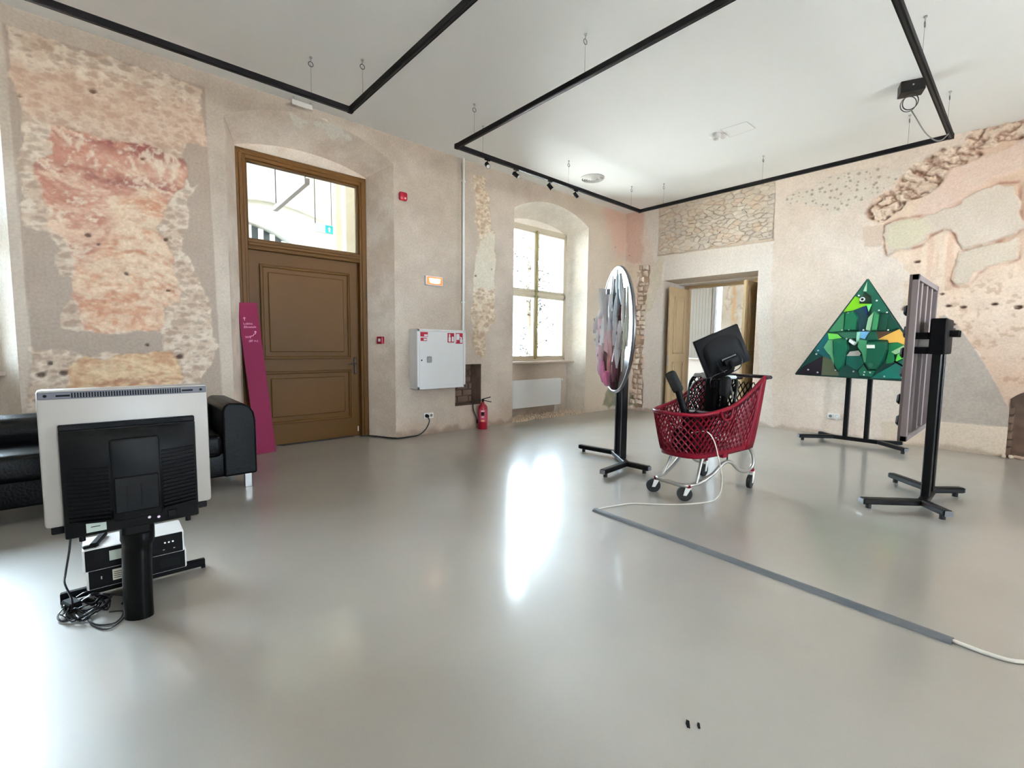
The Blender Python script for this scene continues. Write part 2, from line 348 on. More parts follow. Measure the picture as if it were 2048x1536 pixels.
RPOLY={
 'R_pink': [(5.81,4.06),(5.41,3.99),(5.41,3.0),(5.59,3.0),(5.76,3.11)],
 'R_lobe': [(5.76,3.02),(5.38,2.94),(5.34,2.85),(5.53,2.35),(5.54,1.56),(5.59,-0.01),(5.74,-0.03)],
 'R_chase': [(5.42,2.94),(5.24,2.92),(5.26,2.57),(5.32,2.16),(5.31,1.55),(5.34,0.95),(5.29,0.06),(5.54,0.03),(5.59,0.94),(5.53,1.68),(5.49,2.59)],
 'R_patchcream': [(5.02,3.07),(4.88,2.99),(4.91,2.8),(5.02,2.43),(5.14,2.09),(5.34,1.95),(5.36,2.34),(5.24,2.75)],
 'R_mold': [(5.62,0.4),(5.54,0.28),(5.48,0.07),(5.63,0.07)],
 'R_rubble': [(5.07,4.07),(2.99,4.04),(2.96,3.06),(5.07,3.09)],
 'R_grey': [(5.39,3.99),(5.07,4.02),(5.07,3.09),(2.96,3.06),(2.99,4.0),(2.95,3.97),(2.96,2.48),(2.81,-0.05),(3.02,0.0),(3.18,2.59),(4.92,2.6),(4.91,0.09),(5.35,0.04),(5.37,1.23),(5.3,2.39),(5.2,2.67),(5.13,2.94)],
 'R_stipple': [(2.82,3.7),(2.67,3.76),(2.5,3.75),(2.28,3.88),(2.01,3.91),(1.73,3.84),(1.48,3.82),(1.35,3.7),(1.47,3.57),(1.6,3.51),(1.7,3.43),(1.87,3.37),(2.07,3.3),(2.22,3.35),(2.35,3.47),(2.52,3.55),(2.62,3.63),(2.76,3.57)],
 'R_old': [(0.72,4.06),(0.79,3.88),(1.0,3.88),(1.13,3.83),(1.3,3.72),(1.39,3.62),(1.46,3.51),(1.62,3.45),(1.72,3.34),(1.69,3.16),(1.57,3.08),(1.53,2.9),(1.55,2.77),(1.5,2.63),(1.43,2.57),(1.3,2.48),(1.2,2.3),(1.27,2.08),(1.28,1.85),(1.2,1.69),(0.97,1.61),(0.81,1.77),(0.65,1.56),(0.42,1.15),(0.18,0.61),(0.16,0.33),(-0.17,0.38),(0.09,4.07)],
 'R_rough': [(0.72,4.06),(0.79,3.88),(1.0,3.88),(1.13,3.83),(1.3,3.72),(1.39,3.62),(1.46,3.51),(1.62,3.45),(1.72,3.34),(1.69,3.16),(1.57,3.08),(1.47,3.15),(1.32,3.32),(1.13,3.37),(0.95,3.48),(0.89,3.64),(0.65,3.67),(0.59,3.79),(0.45,3.84),(0.27,3.83),(0.08,3.91),(0.09,4.12)],
 'R_pinkband': [(1.13,3.37),(0.95,3.48),(0.89,3.64),(0.65,3.67),(0.27,3.78),(0.25,3.5),(0.46,3.39),(0.65,3.32),(0.86,3.15),(1.09,3.08),(1.26,3.11)],
 'R_cream1': [(1.51,3.03),(1.36,3.08),(1.06,3.07),(0.77,3.17),(0.62,3.28),(0.46,3.33),(0.28,3.3),(0.27,3.03),(0.23,2.8),(0.3,2.69),(0.5,2.64),(0.7,2.6),(0.77,2.77),(0.82,2.88),(0.91,2.9),(1.05,2.83),(1.11,2.72),(1.23,2.69),(1.39,2.68),(1.46,2.63),(1.51,2.82)],
 'R_yellow': [(1.5,3.0),(1.36,3.07),(1.07,3.06),(1.03,2.88),(1.11,2.74),(1.34,2.69),(1.46,2.76)],
 'R_cream2': [(0.73,2.56),(0.58,2.58),(0.26,2.65),(0.24,2.42),(0.35,2.36),(0.48,2.35),(0.57,2.28),(0.62,2.18),(0.66,2.11),(0.75,2.15),(0.78,2.23),(0.74,2.41)],
 'R_greytri': [(.83,1.77),(.65,1.56),(.42,1.15),(.17,.6),(.15,.37),(.81,.36),(1.0,.40),(1.15,.9),(.97,1.61)],
 'R_low': [(1.4,0.29),(0.81,0.36),(0.15,0.37),(0.13,-0.02),(1.38,-0.09)],
 'R_bump': [(1.79,3.05),(1.57,3.04),(1.52,2.77),(1.75,2.77)],
}
LHOLE= [(0.07,3.56,0.05),(-0.4,3.35,0.02),(0.55,2.32,0.04),(0.23,1.95,0.03),(0.55,1.82,0.03),(0.4,3.06,0.025),(-0.39,1.0,0.05),(-0.33,1.1,0.03),(-0.25,1.01,0.05),(4.4,2.37,0.03),(4.71,2.51,0.02),(7.95,3.32,0.02),(0.62,1.15,0.05),(-0.03,2.27,0.04),(0.04,2.2,0.025),(0.36,1.27,0.03)]
RHOLE= [(1.22,1.87,0.09),(1.15,2.49,0.05),(0.8,1.88,0.04),(0.66,1.86,0.05),(0.38,1.88,0.05),(0.18,1.83,0.06),(0.74,1.64,0.04),(0.73,1.58,0.03),(0.87,2.04,0.03),(4.19,3.45,0.06),(5.72,3.19,0.02)]
TRI=[
  ((26,92,72),0.012,[(1.549,2.236),(1.674,2.022),(1.62,1.993),(1.565,1.927),(1.48,1.911),(1.489,1.778),(1.519,1.728),(1.385,1.57),(1.182,1.581)]) ,
  ((120,190,30),0.016,[(1.675,2.019),(1.616,1.987),(1.624,1.92),(1.488,1.906),(1.579,1.876),(1.689,1.831),(1.795,1.818)]) ,
  ((18,45,30),0.03,[(1.574,2.082),(1.499,2.015),(1.482,1.916),(1.626,1.922)]) ,
  ((170,200,170),0.022,[(1.556,2.199),(1.553,2.075),(1.589,2.081)]) ,
  ((30,70,78),0.018,[(1.689,1.829),(1.575,1.878),(1.52,1.749),(1.519,1.718),(1.542,1.542),(1.612,1.553)]) ,
  ((25,40,110),0.03,[(1.579,1.876),(1.55,1.89),(1.518,1.78),(1.534,1.76)]) ,
  ((110,210,120),0.026,[(1.542,1.894),(1.486,1.903),(1.516,1.81)]) ,
  ((60,130,90),0.03,[(1.794,1.813),(1.772,1.807),(1.77,1.545),(1.934,1.537),(1.954,1.548)]) ,
  ((16,96,64),0.06,[(1.772,1.807),(1.68,1.829),(1.614,1.742),(1.629,1.548),(1.779,1.545)]) ,
  ((12,60,45),0.045,[(1.67,1.807),(1.622,1.732),(1.607,1.553),(1.699,1.549)]) ,
  ((150,190,150),0.05,[(1.449,1.817),(1.474,1.541),(1.53,1.557),(1.511,1.728)]) ,
  ((50,125,80),0.065,[(1.449,1.817),(1.389,1.774),(1.4,1.545),(1.47,1.54)]) ,
  ((14,66,50),0.05,[(1.39,1.794),(1.292,1.77),(1.31,1.543),(1.4,1.545)]) ,
  ((20,75,58),0.03,[(1.302,1.81),(1.182,1.578),(1.31,1.538)]) ,
  ((130,190,230),0.016,[(1.589,1.542),(1.491,1.543),(1.536,1.442),(1.589,1.458)]) ,
  ((45,95,75),0.02,[(1.851,1.536),(1.628,1.538),(1.632,1.459),(1.764,1.449)]) ,
  ((150,205,180),0.024,[(1.628,1.538),(1.589,1.542),(1.595,1.427),(1.627,1.374)]) ,
  ((20,78,60),0.05,[(1.491,1.53),(1.416,1.54),(1.385,1.426),(1.518,1.427)]) ,
  ((92,60,45),0.012,[(1.416,1.54),(1.262,1.537),(1.394,1.447)]) ,
  ((222,170,80),0.018,[(1.181,1.571),(1.024,1.328),(1.026,1.293),(1.13,1.371),(1.19,1.401),(1.277,1.391),(1.291,1.431),(1.393,1.437),(1.339,1.477)]) ,
  ((110,200,80),0.018,[(1.962,1.526),(1.85,1.514),(1.797,1.46),(1.892,1.444),(1.948,1.444)]) ,
  ((30,96,98),0.014,[(1.972,1.537),(1.948,1.438),(1.99,1.361),(1.956,1.252),(1.895,1.165),(2.01,1.206),(2.121,1.282)]) ,
  ((95,160,115),0.03,[(1.948,1.444),(1.892,1.444),(1.881,1.253),(1.855,1.123),(1.856,1.057),(1.916,1.208),(1.956,1.252),(2.008,1.334)]) ,
  ((20,92,68),0.075,[(1.892,1.449),(1.72,1.454),(1.703,1.31),(1.726,1.256),(1.742,1.061),(1.811,0.993),(1.851,1.057),(1.881,1.253)]) ,
  ((225,225,220),0.08,[(1.693,1.448),(1.62,1.395),(1.644,1.358),(1.708,1.411)]) ,
  ((70,150,105),0.05,[(1.597,1.448),(1.501,1.427),(1.483,1.114),(1.517,1.113),(1.551,1.259),(1.608,1.343)]) ,
  ((16,80,58),0.085,[(1.501,1.427),(1.287,1.431),(1.276,1.315),(1.311,1.161),(1.385,1.024),(1.469,1.02),(1.517,1.113)]) ,
  ((225,220,210),0.095,[(1.505,1.369),(1.404,1.37),(1.399,1.318),(1.499,1.317)]) ,
  ((205,195,185),0.016,[(1.692,1.272),(1.596,1.29),(1.568,1.248),(1.583,1.216),(1.728,1.213)]) ,
  ((30,100,88),0.02,[(1.728,1.213),(1.557,1.217),(1.525,1.112),(1.597,1.014),(1.726,1.105)]) ,
  ((22,120,70),0.024,[(1.28,1.376),(1.19,1.401),(1.13,1.366),(1.221,1.265),(1.206,1.144),(1.293,1.121),(1.274,1.284)]) ,
  ((165,200,150),0.03,[(1.13,1.364),(1.069,1.322),(1.204,1.24),(1.254,1.275)]) ,
  ((90,195,70),0.034,[(1.069,1.322),(1.024,1.293),(0.975,1.132),(1.086,1.223),(1.206,1.139),(1.189,1.245)]) ,
  ((24,104,90),0.03,[(1.086,1.218),(1.083,0.928),(1.446,0.917),(1.391,0.982)]) ,
  ((28,96,98),0.034,[(1.086,1.218),(0.975,1.132),(0.874,0.951),(0.902,0.915),(1.083,0.928)]) ,
  ((28,66,58),0.016,[(2.121,1.277),(2.005,1.206),(2.198,1.077),(2.291,1.016)]) ,
  ((36,28,36),0.02,[(2.003,1.206),(2.009,0.933),(2.333,0.936),(2.189,1.077)]) ,
  ((86,92,70),0.016,[(2.003,1.206),(1.894,1.154),(1.855,1.046),(1.81,0.982),(1.798,0.934),(2.009,0.933)]) ,
  ((28,70,60),0.022,[(1.798,0.934),(1.81,0.988),(1.742,1.061),(1.726,1.105),(1.588,1.015),(1.559,0.952),(1.592,0.931)]) ,
  ((24,90,66),0.05,[(1.588,1.015),(1.525,1.112),(1.469,1.02),(1.385,1.024),(1.422,0.939),(1.558,0.942)]) ,
  ((22,60,54),0.02,[(1.385,1.024),(1.311,1.151),(1.206,1.139),(1.296,1.049),(1.399,0.972)]) ,
]
RIV= [(1.731,1.794),(1.789,1.567),(1.713,1.571),(1.552,1.563),(1.291,1.558),(1.4,1.815),(1.432,1.944),(1.626,2.024),(1.317,1.786),(1.728,1.448),(1.802,1.319),(1.789,1.244),(1.44,1.24),(1.441,1.115),(1.368,1.283),(1.627,1.007),(1.506,1.003),(1.839,1.014),(2.084,1.232),(2.063,1.283),(2.174,1.004),(2.055,0.97),(1.295,0.957),(1.116,0.952),(1.071,1.168),(1.039,0.951),(1.512,0.966),(1.446,1.0)]

HATCH = [(5.994, 2.834), (6.292, 2.844), (6.271, 2.521), (6.016, 2.528)]
CPX, CPY = 2.942, 6.044
def paint_left(U, Z):
    n1 = fbm(U, Z, 1.3, 5, 1); n2 = fbm(U, Z, 7, 4, 2); n3 = fbm(U, Z, 28, 3, 4)
    col = mixn((178, 162, 147), (199, 184, 169), np.clip((n1 - .3) * 2.2, 0, 1))
    col = col * (1 + (n2 - .5)[:, None] * .18)
    d = (n2 - .5) * .006
    # warmer and darker low on the wall, paler towards the far window
    low = sstep(.55, .0, Z + (n1 - .5) * .9); col = lerp(col, C3((186, 158, 138)), low * .55)
    dirt = sstep(.12, 0, Z + (n2 - .5) * .2); col = lerp(col, C3((120, 98, 82)), dirt * .5)  # darker noisy band along the foot of the wall
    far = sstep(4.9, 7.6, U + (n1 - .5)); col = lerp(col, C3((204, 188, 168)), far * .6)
    # faint framed field between window and door
    m, sd = mask([(-.47, 3.9), (.93, 3.9), (.985, .0), (-.43, .0)], U, Z, .006, 4, .006)
    col = lerp(col, C3((150, 130, 116)), m * .6); d -= m * .004
    # hammered lime plaster
    m, sd = mask(LPOLY['L_hammer'], U, Z, .045, 8, .008, 5)
    wu = U + (n2 - .5) * .05; wz = Z + (n3 - .5) * .03
    pits = np.maximum(dots(wu, wz, 8, 15, .42, 3, .75), .8 * dots(wu, wz, 13, 24, .4, 4, .6)); blot = sstep(.36, .66, fbm(U, Z * 1.3, 15, 4, 6))
    c = mixn((196, 173, 153), (213, 196, 177), blot); c = lerp(c, C3((154, 130, 113)), pits * .62)
    band = sstep(3.75, 3.45, Z + (n1 - .5) * .3) * sstep(3.1, 3.3, Z); c = lerp(c, C3((190, 152, 128)), band * .45)
    col = lerp(col, c, m); d += m * (.007 + (n2 - .5) * .012 - pits * .007)
    # exposed red layer with brushed courses
    m, sd = mask(LPOLY['L_red'], U, Z, .05, 9, .008, 11)
    w = Z + .05 * U + (fbm(U, Z, 2.2, 3, 14) - .5) * .22
    sl = w + .22 * sstep(.35, -.35, U) * (U + .1)
    st = .55 * fbm(U * .22 + 3, sl, 13, 4, 21) + .45 * fbm(U * .5, sl, 38, 3, 22); st = np.clip((st - .5) * 1.25 + .5, 0, 1); st2 = .5 * fbm(U * .5, sl * 1.6, 9, 4, 25) + .5 * fbm(U * .9, sl * 1.4, 26, 3, 26); st2 = np.clip((st2 - .5) * 1.3 + .5, 0, 1)
    c = mixn((176, 126, 108), (214, 184, 160), np.clip((st - .32) * 2.8, 0, 1))
    up = sstep(2.2, 3.1, Z + (n1 - .5) * .5); c = lerp(c, C3((186, 132, 114)), up * np.clip((st2 - .35) * 3, 0, 1) * .7)
    top = sstep(3.0, 3.14, Z + (n1 - .5) * .1) + .75 * np.exp(-((Z - 2.82 + .1 * (n1 - .5)) / .055) ** 2)
    c = lerp(c, C3((132, 78, 74)), np.clip(top, 0, 1) * sstep(.36, .56, st2) * .9)
    pale = sstep(.52, .66, .5 * fbm(U * .6, sl, 12, 4, 31) + .5 * fbm(U, sl, 34, 3, 32)); c = lerp(c, C3((222, 206, 184)), pale * .7)
    mo, _ = mask(LPOLY['L_orange'], U, Z, .09, 5, .05, 33)
    c = lerp(c, mixn((198, 146, 116), (224, 202, 174), np.clip((st2 - .32) * 3.4, 0, 1)), mo * .7)
    col = lerp(col, c, m); d += m * (-.016 + (st - .5) * .03 + (n3 - .5) * .006)
    m, sd = mask(LPOLY['L_lowstripe'], U, Z, .06, 8, .012, 35)
    c = mixn((190, 148, 116), (216, 190, 156), np.clip((st2 - .3) * 2.6, 0, 1)); c = lerp(c, C3((164, 112, 92)), sstep(.55, .7, st) * .6)
    col = lerp(col, c, m); d += m * (-.012 + (st - .5) * .02)
    # narrow strip right of the conduit
    m, sd = mask(LPOLY['L_strip'], U, Z, .04, 9, .008, 41)
    c = mixn((196, 175, 151), (216, 199, 176), blot); c = lerp(c, C3((166, 138, 112)), pits * .7)
    rough = m.copy()
    ms, _ = mask(LPOLY['L_strip_smooth'], U, Z, .02, 9, .01, 43); c = lerp(c, C3((206, 196, 178)), ms * .85)
    col = lerp(col, c, m); d += m * (.008 + (1 - ms) * ((n2 - .5) * .016 - pits * .008))
    # far corner: pink wash, pale lobes, mould
    m, _ = mask(LPOLY['L_pink'], U, Z, .3, 3, .2, 45); col = lerp(col, C3((206, 164, 146)), m * .65)
    m, _ = mask(LPOLY['L_lobe'], U, Z, .07, 5, .012, 47); col = lerp(col, C3((206, 184, 160)), m * .45); d += m * .004
    m, _ = mask(LPOLY['L_mold'], U, Z, .05, 8, .03, 49); col = lerp(col, mixn((96, 104, 80), (150, 140, 116), n2), m * .9)
    m, _ = mask(LPOLY['L_door_chip'], U, Z, .06, 9, .01, 51); col = lerp(col, C3((214, 202, 182)), m * .9); d += m * .004
    # soft greenish grey vertical streak beside the conduit
    st = np.exp(-((U - 4.08) / .035) ** 2) * sstep(1.4, 2.6, Z); col = lerp(col, C3((150, 142, 122)), st * .35)
    for u, z, r in LHOLE:
        q = np.hypot(U - u, (Z - z) * 1.25) / r * (.7 + .6 * n3); h = sstep(.75, .4, q); col = lerp(col, C3((92, 72, 62)), h * .9); d -= h * .03
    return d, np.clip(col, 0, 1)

def paint_right(U, Z):
    n1 = fbm(U, Z, 1.1, 5, 61); n2 = fbm(U, Z, 7, 4, 62); n3 = fbm(U, Z, 26, 3, 64)
    col = mixn((210, 191, 175), (222, 205, 191), np.clip((n1 - .3) * 2.2, 0, 1)); col = col * (1 + (n2 - .5)[:, None] * .12)
    d = (n2 - .5) * .006 + (n1 - .5) * .008
    m, _ = mask(RPOLY['R_grey'], U, Z, .02, 5, .012, 63); col = lerp(col, mixn((214, 202, 191), (223, 212, 203), n1), m * .85); d += m * .003
    m, _ = mask(RPOLY['R_pink'], U, Z, .08, 4, .05, 65); col = lerp(col, C3((208, 168, 152)), m * .7)
    m, _ = mask(RPOLY['R_lobe'], U, Z, .05, 6, .012, 67); col = lerp(col, C3((206, 186, 162)), m * .5); d += m * .004
    m, _ = mask(RPOLY['R_patchcream'], U, Z, .06, 8, .01, 69); col = lerp(col, mixn((204, 190, 168), (222, 210, 192), n2), m); d += m * (.008 + (n2 - .5) * .03)
    m, _ = mask(RPOLY['R_chase'], U, Z, .045, 8, .01, 71); col = lerp(col, mixn((170, 140, 118), (204, 180, 154), n2), m); d -= m * (.035 - (n2 - .5) * .03)
    m, _ = mask(RPOLY['R_mold'], U, Z, .05, 8, .03, 73); col = lerp(col, C3((112, 116, 92)), m * .8)
    m, _ = mask(RPOLY['R_rubble'], U, Z, .012, 8, .008, 75); col = lerp(col, mixn((188, 168, 146), (206, 188, 166), n2), m); d += m * (-.022 + (n2 - .5) * .02)
    m, _ = mask(RPOLY['R_stipple'], U, Z, .06, 7, .01, 77)
    pits = dots(U, Z, 12, 13, .24, 79, .85)
    c = lerp(mixn((206, 190, 174), (216, 204, 190), n2), C3((150, 130, 116)), pits * .75)
    col = lerp(col, c, m); d += m * (.008 - pits * .009)
    m, _ = mask(RPOLY['R_bump'], U, Z, .04, 9, .01, 80); col = lerp(col, C3((206, 184, 166)), m); d += m * .01
    m, _ = mask(RPOLY['R_old'], U, Z, .06, 7, .01, 81)
    c = mixn((203, 174, 152), (222, 199, 178), np.clip((n1 - .3) * 2.2, 0, 1)); c = c * (1 + (n2 - .5)[:, None] * .2)
    st = np.exp(-((U - .9) / .25) ** 2) * sstep(1.7, 2.5, Z); c = lerp(c, C3((206, 160, 136)), st * .5 * sstep(.4, .6, fbm(U * 4, Z * .3, 4, 3, 83)))
    g = sstep(.58, .7, fbm(U, Z, 13, 4, 85)) * sstep(2.6, 1.9, Z); c = lerp(c, C3((176, 142, 116)), g * .6)
    col = lerp(col, c, m); d += m * (-.006 + (n2 - .5) * .02)
    mr, _ = mask(RPOLY['R_rough'], U, Z, .07, 8, .012, 87)
    k = np.abs(fbm(U + Z * .7, (Z - U * .5) * 1.3, 7, 5, 89) - .5) * 2.6 + .35 * (fbm(U, Z, 22, 3, 90) - .5) + .22; k = np.clip(k, 0, 1); c = mixn((150, 114, 97), (222, 200, 180), np.clip((k - .16) * 2.6, 0, 1))
    col = lerp(col, c, mr); d += mr * (-.035 + (k - .5) * .11 + (n3 - .5) * .02)
    m, _ = mask(RPOLY['R_pinkband'], U, Z, .06, 6, .03, 91); col = lerp(col, C3((212, 188, 174)), m * .7); d += m * .014 * (1 - mr) + m * mr * .03
    for nme, ca, cb, h in (('R_cream1', (198, 181, 165), (210, 195, 180), .022), ('R_cream2', (198, 181, 162), (210, 194, 176), .022)):
        m, sd = mask(RPOLY[nme], U, Z, .075, 6, .008, 93); col = lerp(col, mixn(ca, cb, n2), m); d = d * (1 - m) + m * (h * .6 + (n1 - .5) * .01)
        rim = np.exp(-((sd + .02) / .018) ** 2) * (1 - m); col = lerp(col, C3((152, 108, 92)), rim * .75 * sstep(.45, .65, fbm(U, Z, 5, 3, 94))); d -= rim * .015
    m, _ = mask(RPOLY['R_yellow'], U, Z, .06, 6, .05, 95); col = lerp(col, C3((208, 200, 168)), m * .55)
    m, _ = mask(RPOLY['R_greytri'], U, Z, .006, 5, .007, 97); col = lerp(col, mixn((160, 147, 136), (176, 163, 151), n2), m * .9); d = d * (1 - m) + m * ((n2 - .5) * .004)
    m, _ = mask(RPOLY['R_low'], U, Z, .008, 6, .008, 99); col = lerp(col, mixn((200, 178, 156), (214, 196, 174), n1), m * .75); d = d * (1 - m) + m * .006
    dirt = sstep(.07, 0, Z + (n2 - .5) * .12); col = lerp(col, C3((140, 118, 100)), dirt * .5)  # tone darkens just above the floor
    for u, z, r in RHOLE:
        q = np.hypot(U - u, (Z - z) * 1.8) / r * (.7 + .6 * n3); h = sstep(.85, .5, q); col = lerp(col, C3((96, 72, 60)), h * .9); d -= h * .04
    return d, np.clip(col, 0, 1)

def grid_obj(name, chunks, m=M_PLASTER, kind='structure', parent=None):
    """chunks: list of (P[nu,nz,3], rgb[nu,nz,3]) regular grids joined into one mesh"""
    vs = []; fs = []; cs = []; o = 0
    for P, rgb in chunks:
        nu, nz = P.shape[:2]; vs.append(P.reshape(-1, 3)); cs.append(rgb.reshape(-1, 3))
        i = np.arange(nu * nz).reshape(nu, nz)
        q = np.stack([i[:-1, :-1], i[1:, :-1], i[1:, 1:], i[:-1, 1:]], -1).reshape(-1, 4) + o; fs.append(q); o += nu * nz
    V = np.concatenate(vs); F = np.concatenate(fs); Cc = np.concatenate(cs)
    me = bpy.data.meshes.new(name); me.vertices.add(len(V)); me.vertices.foreach_set('co', V.astype(np.float32).ravel())
    me.loops.add(F.size); me.loops.foreach_set('vertex_index', F.astype(np.int32).ravel())
    me.polygons.add(len(F)); me.polygons.foreach_set('loop_start', np.arange(0, F.size, 4, dtype=np.int32))
    me.polygons.foreach_set('use_smooth', np.ones(len(F), bool))
    a = me.color_attributes.new('Col', 'FLOAT_COLOR', 'POINT')
    a.data.foreach_set('color', np.concatenate([Cc, np.ones((len(Cc), 1))], 1).astype(np.float32).ravel())
    me.update(calc_edges=True); me.validate(); me.materials.append(m)
    ob = bpy.data.objects.new(name, me); COL.objects.link(ob); ob.parent = parent
    if kind: ob['kind'] = kind
    return ob
RES = .0115
def panel(u0, u1, lo, hi, paint, place, res=RES):
    """front of a wall between u0 and u1, from lo(u) to hi(u)"""
    nu = max(2, int(math.ceil((u1 - u0) / res)) + 1); u = np.linspace(u0, u1, nu)
    l = np.array([lo(x) if callable(lo) else lo for x in u]); h = np.array([hi(x) if callable(hi) else hi for x in u])
    nz = max(2, int(math.ceil((h - l).max() / res)) + 1); t = np.linspace(0, 1, nz)
    U = np.repeat(u[:, None], nz, 1); Z = l[:, None] + (h - l)[:, None] * t[None, :]
    d, c = paint(U.ravel(), Z.ravel()); return place(U, Z, d.reshape(U.shape)), c.reshape(nu, nz, 3)
def place_left(U, Z, d): return np.stack([U, YL - d, Z], -1)
def place_right(U, Z, d): return np.stack([XR - d, U, Z], -1)
def arch(u0, u1, zs, zc):
    """segmental arch through the springings (zs) and the crown (zc)"""
    w = (u1 - u0) / 2; h = zc - zs; R = (w * w + h * h) / (2 * h); c = (u0 + u1) / 2
    return lambda x: zc - R + math.sqrt(max(R * R - (x - c) ** 2, 0))
def paint_reveal(base, tint):
    def f(U, Z):
        n = fbm(U, Z, 3, 4, 7); n2 = fbm(U, Z, 14, 3, 8)
        c = mixn(base, tint, np.clip((n - .3) * 2.3, 0, 1)) * (1 + (n2 - .5)[:, None] * .12)
        m, _ = mask([(1.75, 25.83), (2.0, 25.86), (2.3, 25.83), (2.45, 25.9), (2.3, 25.97), (2.05, 25.93), (1.9, 25.99)], U, Z, .09, 9, .008, 53)     # flaked limewash in the door arch
        c = lerp(c, C3((232, 224, 210)), m * .8); low = sstep(1.6, .2, Z + (n - .5) * 1.2) * (Z < 5); c = lerp(c, C3((186, 168, 150)), low * .45)
        return (n - .5) * .012 + m * .004, np.clip(c, 0, 1)
    return f
def opening_left(u0, u1, zs, zc, splay, depth, zs2, zc2, zb=0.0, pr=None, floor_below=None):
    """splayed reveal of a left wall opening: two jambs, arched soffit and lunette above the frame"""
    ch = []; o = arch(u0, u1, zs, zc); i0, i1 = u0 + splay, u1 - splay; a2 = arch(i0, i1, zs2, zc2)
    nd = 40
    for (a, b) in ((u0, i0), (u1, i1)):
        nz = 240; T = np.linspace(0, 1, nd)[:, None]; zt = np.linspace(0, 1, nz)[None, :]
        top = zs + (zs2 - zs) * T; Z = zb + (top - zb) * zt; X = a + (b - a) * T + 0 * zt; Y = YL + depth * T + 0 * zt
        d, c = pr((Y + a * 3).ravel(), Z.ravel()); d = d.reshape(Z.shape) * np.sin(np.clip(T, 0, 1) * PI)
        ch.append((np.stack([X + d * (1 if b > a else -1), Y, Z], -1), c.reshape(nd, nz, 3)))
    nu = 200; T = np.linspace(0, 1, nd)[:, None]; s = np.linspace(0, 1, nu)[None, :]
    Xo = u0 + (u1 - u0) * s; Xi = i0 + (i1 - i0) * s
    Zo = np.array([o(x) for x in Xo[0]])[None, :]; Zi = np.array([a2(x) for x in Xi[0]])[None, :]
    X = Xo * (1 - T) + Xi * T; Z = Zo * (1 - T) + Zi * T; Y = YL + depth * T + 0 * s
    d, c = pr(X.ravel(), (Y + 20).ravel()); d = d.reshape(Z.shape) * np.sin(T * PI)
    ch.append((np.stack([X, Y, Z - d], -1), c.reshape(nd, nu, 3)))
    return ch, (i0, i1, a2)

# ------------------------------------------------------------------ floor and ceiling
b = B(); b.bx(-4.6, 13.2, -3.6, 9.6, -.12, 0); struct('floor', b, M_FLOOR)
b = B(); b.bx(-4.4, XR + .7, -3.5, YL + .6, ROOM_H, ROOM_H + .2); struct('ceiling', b, M_CEIL)
b = B(); b.bx(-50, 60, -50, 60, -.6, -.5); struct('ground_yard', b, M_GROUND)

# ------------------------------------------------------------------ left wall with its openings
ND0, ND1 = 1.088, 3.032      # door alcove
NW0, NW1 = 5.185, 7.09       # far window alcove
NV0, NV1 = -2.43, -.525      # near window alcove
NI = (4.02, 4.515, .375, 1.01)
pr_door = paint_reveal((212, 193, 175), (232, 217, 202)); pr_win = paint_reveal((232, 220, 205), (240, 231, 219))
ch = []
oD = arch(ND0, ND1, 3.68, 3.955); oW = arch(NW0, NW1, 3.555, 3.80); oV = arch(NV0, NV1, 3.555, 3.80)
PLc = lambda U, Z: paint_left(U, Z)
ch.append(panel(-4.4, NV0, 0, ROOM_H, PLc, place_left, .06)); ch.append(panel(NV0, NV1, oV, ROOM_H, PLc, place_left, .05))
ch.append(panel(NV1, ND0, 0, ROOM_H, PLc, place_left)); ch.append(panel(ND0, ND1, oD, ROOM_H, PLc, place_left))
ch.append(panel(ND1, NI[0], 0, ROOM_H, PLc, place_left)); ch.append(panel(NI[0], NI[1], NI[3], ROOM_H, PLc, place_left))
ch.append(panel(NI[0], NI[1], 0, NI[2], PLc, place_left)); ch.append(panel(NI[1], NW0, 0, ROOM_H, PLc, place_left))
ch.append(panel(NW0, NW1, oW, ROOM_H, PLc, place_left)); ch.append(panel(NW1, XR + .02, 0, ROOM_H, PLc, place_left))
DEP = .45
c1, dI = opening_left(ND0, ND1, 3.68, 3.955, .185, DEP, 3.575, 3.70, 0, pr_door); ch += c1
c2, wI = opening_left(NW0, NW1, 3.555, 3.80, .125, DEP, 3.47, 3.60, 0, pr_win); ch += c2
c3, vI = opening_left(NV0, NV1, 3.555, 3.80, .20, DEP, 3.47, 3.60, 0, pr_win); ch += c3
# lunettes above the frames and parapets below the windows
ch.append(panel(dI[0], dI[1], 3.555, dI[2], pr_door, lambda U, Z, d: np.stack([U, YL + DEP + 0 * U, Z], -1), .04))
for I in (wI, vI):
    ch.append(panel(I[0], I[1], 3.45, I[2], pr_win, lambda U, Z, d: np.stack([U, YL + DEP + 0 * U, Z], -1), .04))
    ch.append(panel(I[0] - .02, I[1] + .02, 0, 1.0, paint_left, lambda U, Z, d: np.stack([U, YL + .40 + 0 * U - d, Z], -1), .03))
wall_left = grid_obj('wall_left', ch)
# outer skin of the wall: piers, and the heads and parapets that close it round the frames
b = B()
for x0, x1 in ((-4.4, NV0 + .21), (NV1 - .2, ND0 + .18), (ND1 - .18, NW0 + .13), (NW1 - .12, XR + .7)): b.bx(x0, x1, YL + .455, YL + .62, -.1, 4.3)
for x0, x1, z in ((NV0 + .2, NV1 - .2, 3.44), (ND0 + .18, ND1 - .18, 3.55), (NW0 + .12, NW1 - .12, 3.44)): b.bx(x0, x1, YL + .455, YL + .62, z, 4.3)
for x0, x1 in ((NV0 + .2, NV1 - .2), (NW0 + .12, NW1 - .12)): b.bx(x0, x1, YL + .43, YL + .62, -.1, 1.03)
struct('wall_outer', b, M_BACK)
